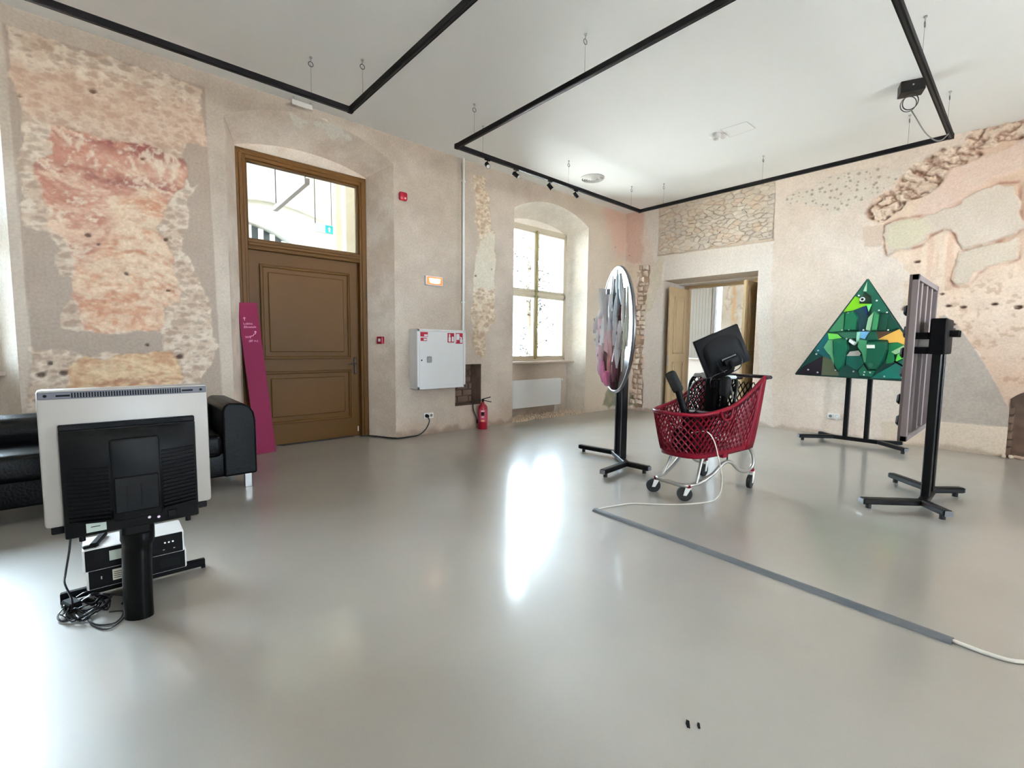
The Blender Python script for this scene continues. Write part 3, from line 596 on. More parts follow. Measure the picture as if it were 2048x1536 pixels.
# niche behind the hose cabinet
b = B(); x0, x1, z0, z1 = NI; dn = .32
b.add([(x0, YL, z0), (x1, YL, z0), (x1, YL, z1), (x0, YL, z1), (x0, YL + dn, z0), (x1, YL + dn, z0), (x1, YL + dn, z1), (x0, YL + dn, z1)],
      [(4, 5, 6, 7), (0, 4, 7, 3), (1, 2, 6, 5), (3, 7, 6, 2), (0, 1, 5, 4)])
o = obj('niche', b, M_RECESS, wall_left)
b = B(); rr = random.Random(5)
b.bx(x0, x1, YL + dn - .01, YL + dn, z0, z1)
obj('niche_back', b, M_RECESS, wall_left)
for row in range(6):
    z = z0 + .02 + row * .105; off = (row % 2) * .1
    for k in range(-1, 3):
        xa = max(x0 + .005, x0 + off + k * .22); xb = min(x1 - .005, x0 + off + k * .22 + .205)
        if xb - xa < .04: continue
        b = B(); b.bx(xa, xb, YL + dn - .05 - rr.random() * .03, YL + dn, z, min(z + .09, z1 - .005), .008)
        obj('brick', b, M_RECESS, wall_left)

# ------------------------------------------------------------------ right wall, door 2 opening, fireplace hole, exposed masonry
RD0, RD1, RDZ = 3.172, 4.912, 2.60
FH0, FH1 = -1.0, .165
fa = lambda y: .62 + .30 * math.sqrt(max(0, 1 - ((y + .42) / .62) ** 2)) if abs(y + .42) < .62 else .62
ch = []
ch.append(panel(-3.5, FH0, 0, ROOM_H, paint_right, place_right, .05))
ch.append(panel(FH0, FH1, fa, ROOM_H, paint_right, place_right)); ch.append(panel(FH1, RD0, 0, ROOM_H, paint_right, place_right))
ch.append(panel(RD0, RD1, RDZ, ROOM_H, paint_right, place_right)); ch.append(panel(RD1, YL + .02, 0, ROOM_H, paint_right, place_right))
RDEP = .78; prr = paint_reveal((190, 178, 164), (206, 196, 182))
ch.append(panel(0, RDZ, 0, RDEP, prr, lambda U, Z, d: np.stack([XR + Z, RD1 + 0 * U - .08 * Z + d * 0, U], -1), .04))
ch.append(panel(0, RDZ, 0, RDEP, prr, lambda U, Z, d: np.stack([XR + Z, RD0 + 0 * U + .08 * Z, U], -1), .04))
ch.append(panel(RD0, RD1, 0, RDEP, prr, lambda U, Z, d: np.stack([XR + Z, U, RDZ - .06 * Z], -1), .04))
wall_right = grid_obj('wall_right', ch)
b = B()   # fireplace recess
n = 16; ys = [FH0 + (FH1 - FH0) * i / n for i in range(n + 1)]
vs = []; fs = []
for x in (XR - .004, XR + .45):
    vs += [(x, FH1, 0)] + [(x, y, fa(y)) for y in reversed(ys)] + [(x, FH0, 0)]
k = n + 3
fs = [(i, i + 1, k + i + 1, k + i) for i in range(k - 1)] + [tuple(range(k, 2 * k))]
b.add(vs, fs); obj('fireplace_recess', b, M_RECESS, wall_right)
b = B(); b.bx(XR, XR + .45, FH0, FH1, -.02, .012); obj('fireplace_floor', b, M_RECESS, wall_right)
rr = random.Random(11)
for row in range(6):       # bricks lining the visible cheek of the recess
    for kx in range(2):
        xa = XR + .02 + kx * .2 + (row % 2) * .06; z = .02 + row * .1
        b = B(); b.bx(xa, min(xa + .18, XR + .44), FH1 - .03 - rr.random() * .02, FH1 + .01, z, z + .085, .008); obj('brick', b, M_RECESS, wall_right)
for i in range(9):         # crumbled brick edge at the foot of the recess
    y = .18 - i * .045 - rr.random() * .02
    b = B(); b.box((XR - .005 - rr.random() * .05, y, .018), (.05 + rr.random() * .04, .04, .035), .008, Matrix.Rotation(rr.random(), 3, 'Z')); obj('brick', b, rr.choice(M_BRICK), wall_right)
# rubble stones above the door
def stone(y0, y1, z0, z1, x, t, rr, mats, name='stone'):
    b = B(); j = lambda s: (rr.random() - .5) * s; w, h = y1 - y0, z1 - z0
    pts = [(y0 + j(w * .2), z0 + j(h * .3)), ((y0 + y1) / 2 + j(w * .3), z0 + j(h * .2)), (y1 + j(w * .2), z0 + j(h * .3)), (y1 + j(w * .12), (z0 + z1) / 2 + j(h * .3)),
           (y1 + j(w * .2), z1 + j(h * .3)), ((y0 + y1) / 2 + j(w * .3), z1 + j(h * .2)), (y0 + j(w * .2), z1 + j(h * .3)), (y0 + j(w * .12), (z0 + z1) / 2 + j(h * .3))]
    cy = (y0 + y1) / 2; cz = (z0 + z1) / 2; n = 8
    tl = [j(.012) for _ in range(n)]
    vs = [(x, p[0], p[1]) for p in pts] + [(x - t * .8 + tl[i], cy + (p[0] - cy) * .9, cz + (p[1] - cz) * .88) for i, p in enumerate(pts)] + \
         [(x - t + tl[i], cy + (p[0] - cy) * .6, cz + (p[1] - cz) * .6) for i, p in enumerate(pts)]
    b.add(vs, [(i, (i + 1) % n, n + (i + 1) % n, n + i) for i in range(n)] + [(n + i, n + (i + 1) % n, 2 * n + (i + 1) % n, 2 * n + i) for i in range(n)] + [tuple(range(2 * n, 3 * n))])
    return obj(name, b, rr.choice(mats), wall_right, 50)
rr = random.Random(21)
SX = 2.0      # stones are wider than high
RY0, RY1, RZ0, RZ1 = 2.985, 5.06, 3.10, 4.02
seeds = []
while len(seeds) < 235:
    best = None
    for _ in range(12):
        c = (rr.uniform(RY0, RY1) / SX, rr.uniform(RZ0, RZ1)); dm = min([(c[0] - q[0]) ** 2 + (c[1] - q[1]) ** 2 for q in seeds] or [9])
        if best is None or dm > best[0]: best = (dm, c)
    seeds.append(best[1])
for k, sd in enumerate(seeds):
    poly = [(RY0 / SX, RZ0), (RY1 / SX, RZ0), (RY1 / SX, RZ1), (RY0 / SX, RZ1)]
    for o2 in seeds:
        if o2 is sd or (o2[0] - sd[0]) ** 2 + (o2[1] - sd[1]) ** 2 > .12: continue
        mx, my = (sd[0] + o2[0]) / 2, (sd[1] + o2[1]) / 2; nx, ny = o2[0] - sd[0], o2[1] - sd[1]; out = []
        for a, c in zip(poly, poly[1:] + poly[:1]):
            da = (a[0] - mx) * nx + (a[1] - my) * ny; dc = (c[0] - mx) * nx + (c[1] - my) * ny
            if da <= 0: out.append(a)
            if da * dc < 0: u = da / (da - dc); out.append((a[0] + (c[0] - a[0]) * u, a[1] + (c[1] - a[1]) * u))
        poly = out
        if len(poly) < 3: break
    if len(poly) < 3: continue
    P = []
    for a, c in zip(poly, poly[1:] + poly[:1]):
        P.append(((a[0]) * SX, a[1])); P.append(((a[0] + c[0]) / 2 * SX + rr.uniform(-.02, .02), (a[1] + c[1]) / 2 + rr.uniform(-.016, .016)))
    cy = sum(p[0] for p in P) / len(P); cz = sum(p[1] for p in P) / len(P); n = len(P); t = rr.uniform(.008, .042); tl = rr.uniform(-.12, .12)
    b = B(); b.add([(XR + .035, cy + (p[0] - cy) * 1.0, cz + (p[1] - cz) * 1.0) for p in P] + [(XR + .02 - t * .7 + (p[1] - cz) * tl, cy + (p[0] - cy) * .965, cz + (p[1] - cz) * .95) for p in P] + [(XR + .02 - t + (p[1] - cz) * tl + rr.uniform(-.006, .006), cy + (p[0] - cy) * .74, cz + (p[1] - cz) * .7) for p in P],
        [(i, (i + 1) % n, n + (i + 1) % n, n + i) for i in range(n)] + [(n + i, n + (i + 1) % n, 2 * n + (i + 1) % n, 2 * n + i) for i in range(n)] + [tuple(range(2 * n, 3 * n))])
    obj('stone', b, rr.choice(M_STONE), wall_right, 40)
# broken masonry edge beside the door
z = .12
while z < 2.88:
    h = .07 + rr.random() * .06
    lean = 5.42 - .075 * (z / 2.9) + .02 * math.sin(z * 5)
    yy = lean - .10
    while yy < lean + .09:
        w = .07 + rr.random() * .09
        if rr.random() < .85: stone(yy, yy + w - .012, z + .006, z + h - .008, XR + .04, .03 + rr.random() * .06, rr, M_BRICK, 'brick')
        yy += w
    z += h
# closing walls behind the camera; two openings added in the back wall for fill light
b = B(); b.bx(-4.6, -4.4, -3.6, YL + .6, 0, 4.25); struct('wall_side', b, M_BACK)
b = B()
for x0, x1, z0, z1 in ((-4.6, .25, 0, 4.25), (1.35, 4.65, 0, 4.25), (5.75, XR + .7, 0, 4.25), (.25, 1.35, 0, 1.0), (4.65, 5.75, 0, 1.0), (.25, 1.35, 3.1, 4.25), (4.65, 5.75, 3.1, 4.25)): b.bx(x0, x1, -3.6, -3.45, z0, z1)
struct('wall_back', b, M_BACK)
b = B(); b.bx(-6, 11, -9.0, -3.55, 3.4, 3.6); struct('sky_block_slab', b, M_BACK)     # unseen slab added outside the back openings to cut sky light on the floor
b = B(); b.bx(XR + .46, XR + .78, -3.5, RD0 + .06, -.05, 4.25); b.bx(XR + .46, XR + .78, RD1 - .06, YL + .6, -.05, 4.25); b.bx(XR + .46, XR + .78, RD0, RD1, RDZ - .05, 4.25)
struct('wall_partition', b, M_BACK)
# ------------------------------------------------------------------ windows in the left wall
def window(name, i0, i1, sill_over):
    w = bpy.data.objects.new(name, None); COL.objects.link(w); w['kind'] = 'structure'; w.location = ((i0 + i1) / 2, YL + .5, 1.02)
    y0, y1 = YL + .44, YL + .53; zb, zt, zm = 1.03, 3.465, 2.27; c = (i0 + i1) / 2
    f = B(w); f.bx(i0 - .02, i0 + .05, y0, y1, zb, zt, .006); f.bx(i1 - .05, i1 + .02, y0, y1, zb, zt, .006)
    f.bx(i0, i1, y0, y1, zt - .06, zt + .02, .006); f.bx(i0, i1, y0, y1, zb - .02, zb + .05, .006); f.bx(i0, i1, y0, y1, zm - .035, zm + .035, .006)
    obj('window_frame', f, M_FRAME, w)
    m = B(w); m.bx(c - .018, c + .018, y0 - .03, y1, zb + .03, zt - .05, .006); obj('mullion', m, M_FRAMEG, w)
    for a, bb in ((i0 + .045, c - .015), (c + .015, i1 - .045)):
        for lo, hi in ((zb + .045, zm - .03), (zm + .03, zt - .055)):
            s = B(w); t = .045; yy0, yy1 = y0 - .015, y1 - .02
            s.bx(a, a + t, yy0, yy1, lo, hi, .006); s.bx(bb - t, bb, yy0, yy1, lo, hi, .006)
            s.bx(a, bb, yy0, yy1, lo, lo + t, .006); s.bx(a, bb, yy0, yy1, hi - t, hi, .006)
            so = obj('sash', s, M_FRAME, w)
            p = B(w); p.bx(a + t - .005, bb - t + .005, y0 + .02, y0 + .024, lo + t - .005, hi - t + .005); obj('pane', p, M_GLASS, so)
    for z in (1.62, 2.86):
        h = B(w); h.cyl((c, y0 - .03, z), (c, y0 - .055, z), .012); h.box((c - .004, y0 - .06, z - .03), (.016, .014, .09), .004); obj('window_handle', h, M_CHROME, w)
    s = B(w); s.bx(i0 - .08, i1 + sill_over, YL + .235, YL + .47, .985, 1.022, .008); obj('window_sill', s, M_SILL, w)
    return w
window('window_1', wI[0], wI[1], .07)
window('window_2', vI[0], vI[1], .12)

# ------------------------------------------------------------------ door 1 with transom light
d1 = bpy.data.objects.new('door_1', None); COL.objects.link(d1); d1['kind'] = 'structure'; d1.location = (2.06, YL + .5, 0)
x0, x1 = 1.272, 2.848; yf = YL + .45
f = B(d1)
f.bx(x0, x0 + .105, yf, yf + .13, 0, 3.565, .006); f.bx(x1 - .105, x1, yf, yf + .13, 0, 3.565, .006); f.bx(x0 + .1, x1 - .1, yf, yf + .13, 3.45, 3.565, .006)
f.bx(x0 + .1, x1 - .1, yf, yf + .13, 2.43, 2.535, .006)
f.bx(x0 + .03, x0 + .075, yf - .012, yf + .02, 0, 3.50, .006); f.bx(x1 - .075, x1 - .03, yf - .012, yf + .02, 0, 3.50, .006); f.bx(x0 + .04, x1 - .04, yf - .012, yf + .02, 3.49, 3.535, .006)
f.bx(x0 + .1, x1 - .1, yf - .02, yf + .03, 2.455, 2.50, .01); f.bx(x0 + .1, x1 - .1, yf - .01, yf + .03, 2.415, 2.44, .006)
obj('door_frame', f, M_DOOR, d1)
g = B(d1)
for a, bb, lo, hi in ((x0 + .105, x0 + .125, 2.535, 3.45), (x1 - .125, x1 - .105, 2.535, 3.45), (x0 + .105, x1 - .105, 3.43, 3.45), (x0 + .105, x1 - .105, 2.535, 2.55)): g.bx(a, bb, yf + .03, yf + .09, lo, hi)
tf = obj('transom_bead', g, M_DOOR, d1)
p = B(d1); p.bx(x0 + .11, x1 - .11, yf + .055, yf + .06, 2.54, 3.445); obj('pane', p, M_GLASS, tf)
lf = B(d1); ly = yf + .075; lx0, lx1 = x0 + .108, x1 - .108
lf.bx(lx0 - .01, lx1 + .01, ly, ly + .05, .001, 2.44, .003); leaf = obj('door_leaf', lf, M_DOOR, d1)
def panel_mould(px0, px1, pz0, pz1, root, parent, y, m, t=.04, h=.022):
    q = B(root)
    for k, (tt, hh) in enumerate(((t, h), (t * .45, h * 1.5))):
        a0, a1, c0, c1 = px0, px1, pz0, pz1
        q.bx(a0, a1, y - hh, y + .005, c1 - tt, c1, tt * .3); q.bx(a0, a1, y - hh, y + .005, c0, c0 + tt, tt * .3)
        q.bx(a0, a0 + tt, y - hh, y + .005, c0, c1, tt * .3); q.bx(a1 - tt, a1, y - hh, y + .005, c0, c1, tt * .3)
    obj('panel_moulding', q, m, parent)
    q = B(root); q.bx(px0 + .09, px1 - .09, y - .012, y + .005, pz0 + .09, pz1 - .09, .01); obj('door_panel', q, m, parent)
panel_mould(lx0 + .125, lx1 - .115, 1.10, 2.265, d1, leaf, ly, M_DOOR); panel_mould(lx0 + .125, lx1 - .115, .27, .95, d1, leaf, ly, M_DOOR)
M_BRONZE = mat('dark_bronze', (52, 40, 30), .4, .6)
h = B(d1); h.bx(lx1 - .075, lx1 - .035, ly - .012, ly, .88, 1.12, .008); hp = obj('handle_plate', h, M_BRONZE, leaf)
h = B(d1); h.cyl((lx1 - .055, ly - .01, 1.03), (lx1 - .055, ly - .05, 1.03), .01); h.tube([(lx1 - .055, ly - .05, 1.03), (lx1 - .11, ly - .055, 1.03), (lx1 - .17, ly - .045, 1.025)], .009); obj('door_handle', h, M_BRONZE, leaf)
h = B(d1); h.cyl((lx1 - .03, ly - .012, .07), (lx1 - .03, ly - .012, .14), .007); obj('door_bolt', h, M_WHITE, leaf)

# ------------------------------------------------------------------ hall behind door 1
b = B(); b.bx(.0, 4.9, YL + .46, YL + .62, 4.0, 5.35); b.bx(.0, .2, YL + .62, 6.95, 0, 5.2); b.bx(.0, .2, 8.45, 9.5, 0, 5.2); b.bx(.0, .2, 6.95, 8.45, 0, 3.2); b.bx(.0, .2, 6.95, 8.45, 4.5, 5.2); b.bx(4.7, 4.9, YL + .62, 9.5, 0, 5.2); struct('wall_hall_side', b, M_HALL)  # unseen gap in the side wall added to brighten the hall
b = B(); hy = 9.0; a3 = arch(.45, 3.05, 2.75, 3.37)
n = 40; xs = [.45 + 2.6 * i / n for i in range(n + 1)]
vs = []; fs = []
for y in (hy, hy + .3):
    for x in xs: vs += [(x, y, a3(x)), (x, y, 5.2)]
k = 2 * (n + 1)
for i in range(n):
    fs += [(2 * i, 2 * i + 2, 2 * i + 3, 2 * i + 1), (2 * i, 2 * i + 2, k + 2 * i + 2, k + 2 * i), (k + 2 * i, k + 2 * i + 2, k + 2 * i + 3, k + 2 * i + 1)]
b.add(vs, fs); b.bx(.2, .45, hy, hy + .3, 0, 5.2); b.bx(3.05, 4.7, hy, hy + .3, 0, 5.2); b.bx(.45, 3.05, hy, hy + .3, 0, .9)
struct('wall_hall_back', b, M_HALL)
b = B(); b.bx(3.22, 4.7, 8.35, 9.0, 0, 5.2, .01); b.bx(3.34, 4.7, 8.2, 8.4, 0, 5.2, .01); struct('wall_hall_pier', b, mat('hall_warm_plaster', (226, 213, 190), .9, var=.08, scale=4))
b = B(); b.bx(.0, 4.9, YL + .62, 9.5, 5.2, 5.35); struct('ceiling_hall', b, M_HALL)
b = B()     # shallow vault rib seen through the transom light
pts = [(3.9 - 3.2 * i / 14, 8.75, 3.0 + .62 * math.sin(PI * (.08 + .84 * i / 14))) for i in range(15)]
b.tube([(p[0], p[1] + .15, p[2] + .18) for p in pts], .09, 8, 1); struct('trim_1', b, M_HALL)
w3 = bpy.data.objects.new('window_3', None); COL.objects.link(w3); w3['kind'] = 'structure'; w3.location = (1.75, hy + .15, .9)
p = B(w3); p.bx(.45, 3.05, hy + .2, hy + .205, .9, 3.4); obj('pane', p, mat('grey_frosted_glass', (96, 104, 106), .3, var=.2, scale=3), w3)
for i in range(14):
    xa = .5 + i * .185; s = B(w3); zt = a3(xa + .06) - .01; s.bx(xa, xa + .085, hy + .12, hy + .128, .92, zt, .002); obj('slat', s, M_WHITE2, w3)
t = thing('pendant_light_bar', 'grey pendant light bar hanging in the bright hall beyond the transom window', 'lamp', (2.4, 8.0, 3.75))
lb = B(t); A = Vector((2.375, 8.84, 3.60)); Bv = Vector((2.32, 7.03, 3.60)); dv = (Bv - A)
lb.box(((A + Bv) / 2)[:], (.075, dv.length, .085), .006, Matrix.Rotation(math.atan2(-dv.x, dv.y), 3, 'Z')); obj('lamp_body', lb, mat('grey_lamp_housing', (150, 140, 138), .5), t)
for k in (.04, .95):
    lb = B(t); lb.cyl((A + dv * k + Vector((0, 0, .04)))[:], (A + dv * k + Vector((0, 0, 1.6)))[:], .007, n=6); obj('suspension_wire', lb, M_BLACK, t)
t = thing('exit_sign', 'white and teal exit sign hung on two wires in the hall beyond the transom', 'sign', (2.92, 8.1, 3.16))
e = B(t); e.bx(2.77, 3.08, 8.09, 8.12, 3.16, 3.30, .004); obj('sign_body', e, M_WHITE, t)
e = B(t); e.bx(2.95, 3.075, 8.085, 8.09, 3.165, 3.295); so = obj('sign_face', e, M_TEAL, t)
e = B(t); e.prism([(2.985, 3.235), (3.015, 3.275), (3.045, 3.235), (3.03, 3.235), (3.03, 3.185), (3.0, 3.185), (3.0, 3.235)], (0, 8.085, 0), (1, 0, 0), (0, 0, 1), (0, -1, 0), .002); obj('arrow', e, M_WHITE, so)
for x in (2.79, 3.06):
    e = B(t); e.cyl((x, 8.105, 3.3), (x, 8.105, 5.2), .006, n=6); obj('suspension_wire', e, M_BLACK, t)

# ------------------------------------------------------------------ door 2 (double, both leaves folded into the reveal) and the next room
d2 = bpy.data.objects.new('door_2', None); COL.objects.link(d2); d2['kind'] = 'structure'; d2.location = (9.05, 4.04, 0)
fx0, fx1 = 9.0, 9.1; fy0, fy1, fz = 3.30, 4.80, 2.52
f = B(d2); f.bx(fx0, fx1, fy0 - .05, fy0 + .05, 0, fz + .08, .006); f.bx(fx0, fx1, fy1 - .05, fy1 + .06, 0, fz + .08, .006); f.bx(fx0, fx1, fy0, fy1, fz - .03, fz + .09, .006)
obj('door_frame', f, M_WOOD, d2)
def leaf2(root, hy, side):
    """leaf opened towards the room, lying along X from the hinge; its panelled face looks along side*Y"""
    b = B(root); xa, xb = fx0 - .70, fx0; ya, yb = hy - .022, hy + .022
    b.bx(xa, xb, ya, yb, .012, 2.47, .004); o = obj('door_leaf', b, M_WOOD, root)
    for z0, z1 in ((.25, 1.02), (1.18, 2.30)):
        for sd in (-1, 1):
            q = B(root); yy = hy + sd * .022
            for a0, a1, c0, c1 in ((xa + .14, xb - .14, z1 - .03, z1), (xa + .14, xb - .14, z0, z0 + .03), (xa + .14, xa + .17, z0, z1), (xb - .17, xb - .14, z0, z1)):
                q.bx(a0, a1, min(yy, yy + sd * .016), max(yy, yy + sd * .016), c0, c1, .005)
            obj('panel_moulding', q, M_WOOD, o)
            q = B(root); q.bx(xa + .22, xb - .22, min(yy, yy + sd * .01), max(yy, yy + sd * .01), z0 + .08, z1 - .08, .008); obj('door_panel', q, M_WOOD, o)
    q = B(root); q.bx(xa - .003, xa + .003, hy - .012, hy + .012, .95, 1.16); obj('lock_plate', q, M_CHROME, o)
    q = B(root); q.bx(xa - .003, xa + .003, hy - .01, hy + .01, 2.2, 2.4); obj('flush_bolt', q, M_WOOD, o)
    for z in (.3, 1.25, 2.2):
        q = B(root); q.cyl((xb - .002, hy - side * .03, z - .05), (xb - .002, hy - side * .03, z + .05), .01, n=8); obj('hinge', q, M_CHROME, o)
leaf2(d2, fy1 - .03, -1); leaf2(d2, fy0 + .075, 1)
h = B(d2); h.cyl((8.42, 3.395, 1.08), (8.42, 3.44, 1.08), .012); h.tube([(8.42, 3.44, 1.08), (8.47, 3.445, 1.08), (8.53, 3.44, 1.08)], .009); obj('door_handle', h, M_CHROME, d2)
b = B(); b.bx(9.08, 13.0, 7.0, 7.2, 0, .9); b.bx(9.08, 10.25, 7.0, 7.2, .9, 4.2); b.bx(10.6, 13.0, 7.0, 7.2, .9, 4.2); b.bx(10.25, 10.6, 7.0, 7.2, 2.6, 4.2); b.bx(10.25, 10.6, 7.0, 7.2, .9, 1.7); b.bx(9.08, 13, 1.2, 1.4, 0, 4.2); struct('wall_room_side', b, M_BACK)  # small unseen opening added here to light the next room
b = B(); b.bx(12.0, 12.25, 1.2, 5.43, 0, 4.2); b.bx(12.0, 12.25, 5.67, 7.2, 0, 4.2); b.bx(12.0, 12.25, 5.43, 5.67, 0, .9); b.bx(12.0, 12.25, 5.43, 5.67, 3.4, 4.2); struct('wall_room_far', b, M_BACK)
def paint_far(U, Z):
    n1 = fbm(U, Z, 2.5, 5, 101); n2 = fbm(U, Z, 9, 4, 102); c = mixn((150, 138, 124), (172, 162, 148), np.clip((n1 - .3) * 2.2, 0, 1))
    k = np.abs(fbm(U * 1.6, Z * .8, 2.4, 4, 104) - .5); c = lerp(c, C3((150, 128, 104)), sstep(.025, .005, k) * .8)
    s = np.exp(-((U - 5.12 - .05 * (n1 - .5)) / .05) ** 2); c = lerp(c, C3((160, 124, 84)), s * sstep(.35, .6, n2) * .9)
    return (n2 - .5) * .03 - sstep(.025, .0, k) * .02, np.clip(c, 0, 1)
grid_obj('wall_room_plaster', [panel(4.2, 5.42, 0, 4.05, paint_far, lambda U, Z, d: np.stack([11.98 - d, U, Z], -1), .02)])
b = B(); b.bx(9.0, 13.0, 1.2, 7.2, 4.06, 4.2); struct('ceiling_room', b, M_CEIL)
w4 = bpy.data.objects.new('window_4', None); COL.objects.link(w4); w4['kind'] = 'structure'; w4.location = (12.1, 5.55, 2.1)
p = B(w4); p.bx(12.14, 12.145, 5.43, 5.67, .9, 3.4); obj('pane', p, frosted_mat(), w4)
p = B(w4); p.bx(12.1, 12.16, 5.43, 5.46, .9, 3.4); p.bx(12.1, 12.16, 5.64, 5.67, .9, 3.4); obj('window_frame', p, M_WHITE, w4)
p = B(w4); p.bx(11.9, 12.1, 5.6, 6.3, 1.0, 1.03, .004); obj('window_sill', p, M_WHITE, w4)
M_BLIND = mat('grey_blind', (142, 136, 128), .8, var=.03)
for i in range(8):
    s = B(w4); s.box((11.97, 5.72 + i * .082, 2.25), (.014, .076, 2.4), .003, Matrix.Rotation(.15, 3, 'Z')); obj('slat', s, M_BLIND, w4)

# ------------------------------------------------------------------ tree outside the far window
t = thing('garden_tree', 'slender dark leafy tree with thin branches outside the far window', 'tree', (7.05, 7.35, -.5))
b = B(t); b.tube([(7.05, 7.35, -.5), (7.08, 7.35, 1.2), (7.0, 7.38, 2.6), (7.1, 7.35, 4.6)], lambda u: .09 * (1 - .8 * u) + .01, 8); obj('trunk', b, M_BARK, t, 60)
rr = random.Random(4); b = B(t); tips = []
for i in range(26):
    z = 1.0 + i * .14; a = rr.random() * 6.28; L = .35 + rr.random() * .4
    p0 = Vector((7.05, 7.35, z)); p1 = p0 + Vector((math.cos(a) * L * .5, math.sin(a) * L * .4, .15)); p2 = p0 + Vector((math.cos(a) * L, math.sin(a) * L * .7, .3 + rr.random() * .3))
    b.tube([p0, p1, p2], lambda u: .022 * (1 - u) + .005, 5, 3); tips += [(p0, p1), (p1, p2), (p1, p2)]
obj('branch', b, M_BARK, t)
b = B(t)
for i in range(1500):
    p, q = rr.choice(tips); c = p.lerp(q, rr.random()) + Vector([(rr.random() - .5) * .22 for _ in range(3)])
    d = Vector((rr.random() - .5, rr.random() - .5, rr.random() - .5)).normalized(); e = d.orthogonal().normalized(); s = .03 + rr.random() * .035
    b.add([c - d * s, c + e * s * .5, c + d * s, c - e * s * .5], [(0, 1, 2, 3)])
tag(obj('foliage', b, M_LEAF, t, recalc=False), kind='stuff')
# ================================================================== OBJECTS
# ------------------------------------------------------------------ television on its stand
t = thing('television', 'silver television seen from behind on a black column stand', 'television', (.09, 2.78, 0))
X0, X1 = -.203, .39
q = B(t); q.bx(X0, X1, 2.695, 2.765, .512, 1.098, .014, 2); hs = obj('housing', q, M_SILVER, t, 40)
q = B(t); q.bx(X0 + .006, X1 - .006, 2.69, 2.70, 1.058, 1.088, .002); st = obj('vent_strip', q, M_GREYSTRIP, t)
q = B(t)
for i in range(42): xa = -.096 + i * .0091; q.bx(xa, xa + .0048, 2.687, 2.692, 1.062, 1.083)
obj('vent_slot', q, M_BLACK, st)
for xa, xb in ((X0 + .06, -.10), (.287, X1 - .06)):
    q = B(t); q.bx(xa, xb, 2.688, 2.692, 1.068, 1.076); obj('strip_groove', q, M_BLACK, st)
for xa in (X0 + .028, X1 - .028):
    q = B(t); q.cyl((xa, 2.691, 1.073), (xa, 2.686, 1.073), .006, n=10); obj('screw', q, M_BLACK, st)
q = B(t); q.bx(X0 + .03, X1 - .03, 2.762, 2.772, .55, 1.06, .003); obj('screen', q, mat('dark_screen', (12, 14, 18), .12), t)
q = B(t); q.bx(-.142, .327, 2.655, 2.69, .925, .95, .002); obj('shadow_gap', q, M_BLACK, t)
q = B(t); q.bx(-.142, .327, 2.64, 2.70, .468, .93, .008, 2); bc = obj('back_cover', q, M_DARK, t, 40)
q = B(t)   # upper shell curving down to the middle block
vs = []; fs = []; n = 20
for i in range(n + 1):
    u = i / n; x = -.138 + .461 * u; dep = .058 * (1 - abs(2 * u - 1) ** 2.6)
    for z, k in ((.925, .1), (.90, .75), (.80, 1.0), (.58, 1.0), (.54, .2)): vs.append((x, 2.64 - dep * k - .004, z))
for i in range(n):
    for j in range(4): fs.append((i * 5 + j, (i + 1) * 5 + j, (i + 1) * 5 + j + 1, i * 5 + j + 1))
q.add(vs, fs); obj('curved_shell', q, M_DARK, bc, 50)
q = B(t); q.bx(.012, .184, 2.575, 2.65, .525, .885, .012, 2); q.bx(.02, .176, 2.568, 2.58, .56, .72, .006); obj('middle_block', q, M_DARK, bc, 40)
q = B(t); q.bx(.062, .065, 2.565, 2.572, .58, .68); q.bx(.112, .115, 2.565, 2.572, .58, .68); obj('joint_line', q, M_BLACK, bc)
for xa, xb, z0, z1 in ((-.125, .006, .535, .795), (.19, .315, .545, .84)):
    q = B(t)
    for i in range(int((z1 - z0) / .0175)):
        z = z0 + i * .0175; mid = (xa + xb) / 2; k = .5 + .5 * (1 if (xa < 0) else 1)
        inner, outer = (xb, xa) if xa < 0 else (xa, xb)
        q.add([(outer, 2.618, z), (inner, 2.572, z), (inner, 2.572, z + .009), (outer, 2.618, z + .009), (outer, 2.65, z), (inner, 2.65, z), (inner, 2.65, z + .009), (outer, 2.65, z + .009)],
              [(0, 1, 2, 3), (4, 5, 6, 7), (0, 1, 5, 4), (3, 2, 6, 7), (0, 3, 7, 4), (1, 2, 6, 5)])
    obj('vent_grille', q, M_BLACK, bc)
q = B(t); q.bx(-.075, -.010, 2.630, 2.641, .486, .53); tag(obj('type_label', q, M_YELLOWED, bc), 'pale greenish paper label')
q = B(t); q.bx(-.06, -.03, 2.6285, 2.631, .507, .510); obj('label_print', q, M_DARK, bc)
q = B(t); q.bx(.205, .24, 2.634, 2.641, .485, .52, .003); obj('socket_recess', q, M_BLACK, bc)
for xa in (-.09, .285):
    q = B(t); q.cyl((xa, 2.665, .445), (xa, 2.665, .475), .011, n=10); obj('stub_foot', q, M_BLACK, t)
q = B(t); q.bx(-.188, .374, 2.735, 2.79, .472, .506, .004); obj('bottom_bar', q, M_BLACK, t)
q = B(t)
q.tube([(.097, 2.745, .52), (.096, 2.745, .40), (.09, 2.745, .30), (.086, 2.75, .12), (.086, 2.752, .02), (.086, 2.752, .0)], lambda u: .073 if u < .28 else .064, 16, 4, False, .72); obj('column', q, mat('gloss_black_plastic', (5, 5, 5), .3, spec=.14), t, 50)
q = B(t); q.bx(.04, .15, 2.66, 2.74, .42, .50, .012); obj('neck', q, M_BLACK, t)
q = B(t); q.box((.155, 2.67, .475), (.022, .008, .022), .002, Matrix.Rotation(.7, 3, 'Y')); tag(obj('plug', q, M_WHITE, t), 'small white plug')
M_JACK = mat('pink_jack', (220, 190, 210), .4)
for xa, za in ((.172, .497), (.138, .503)):
    q = B(t); q.cyl((xa, 2.66, za), (xa, 2.635, za), .006, n=8); obj('jack', q, M_JACK, t)
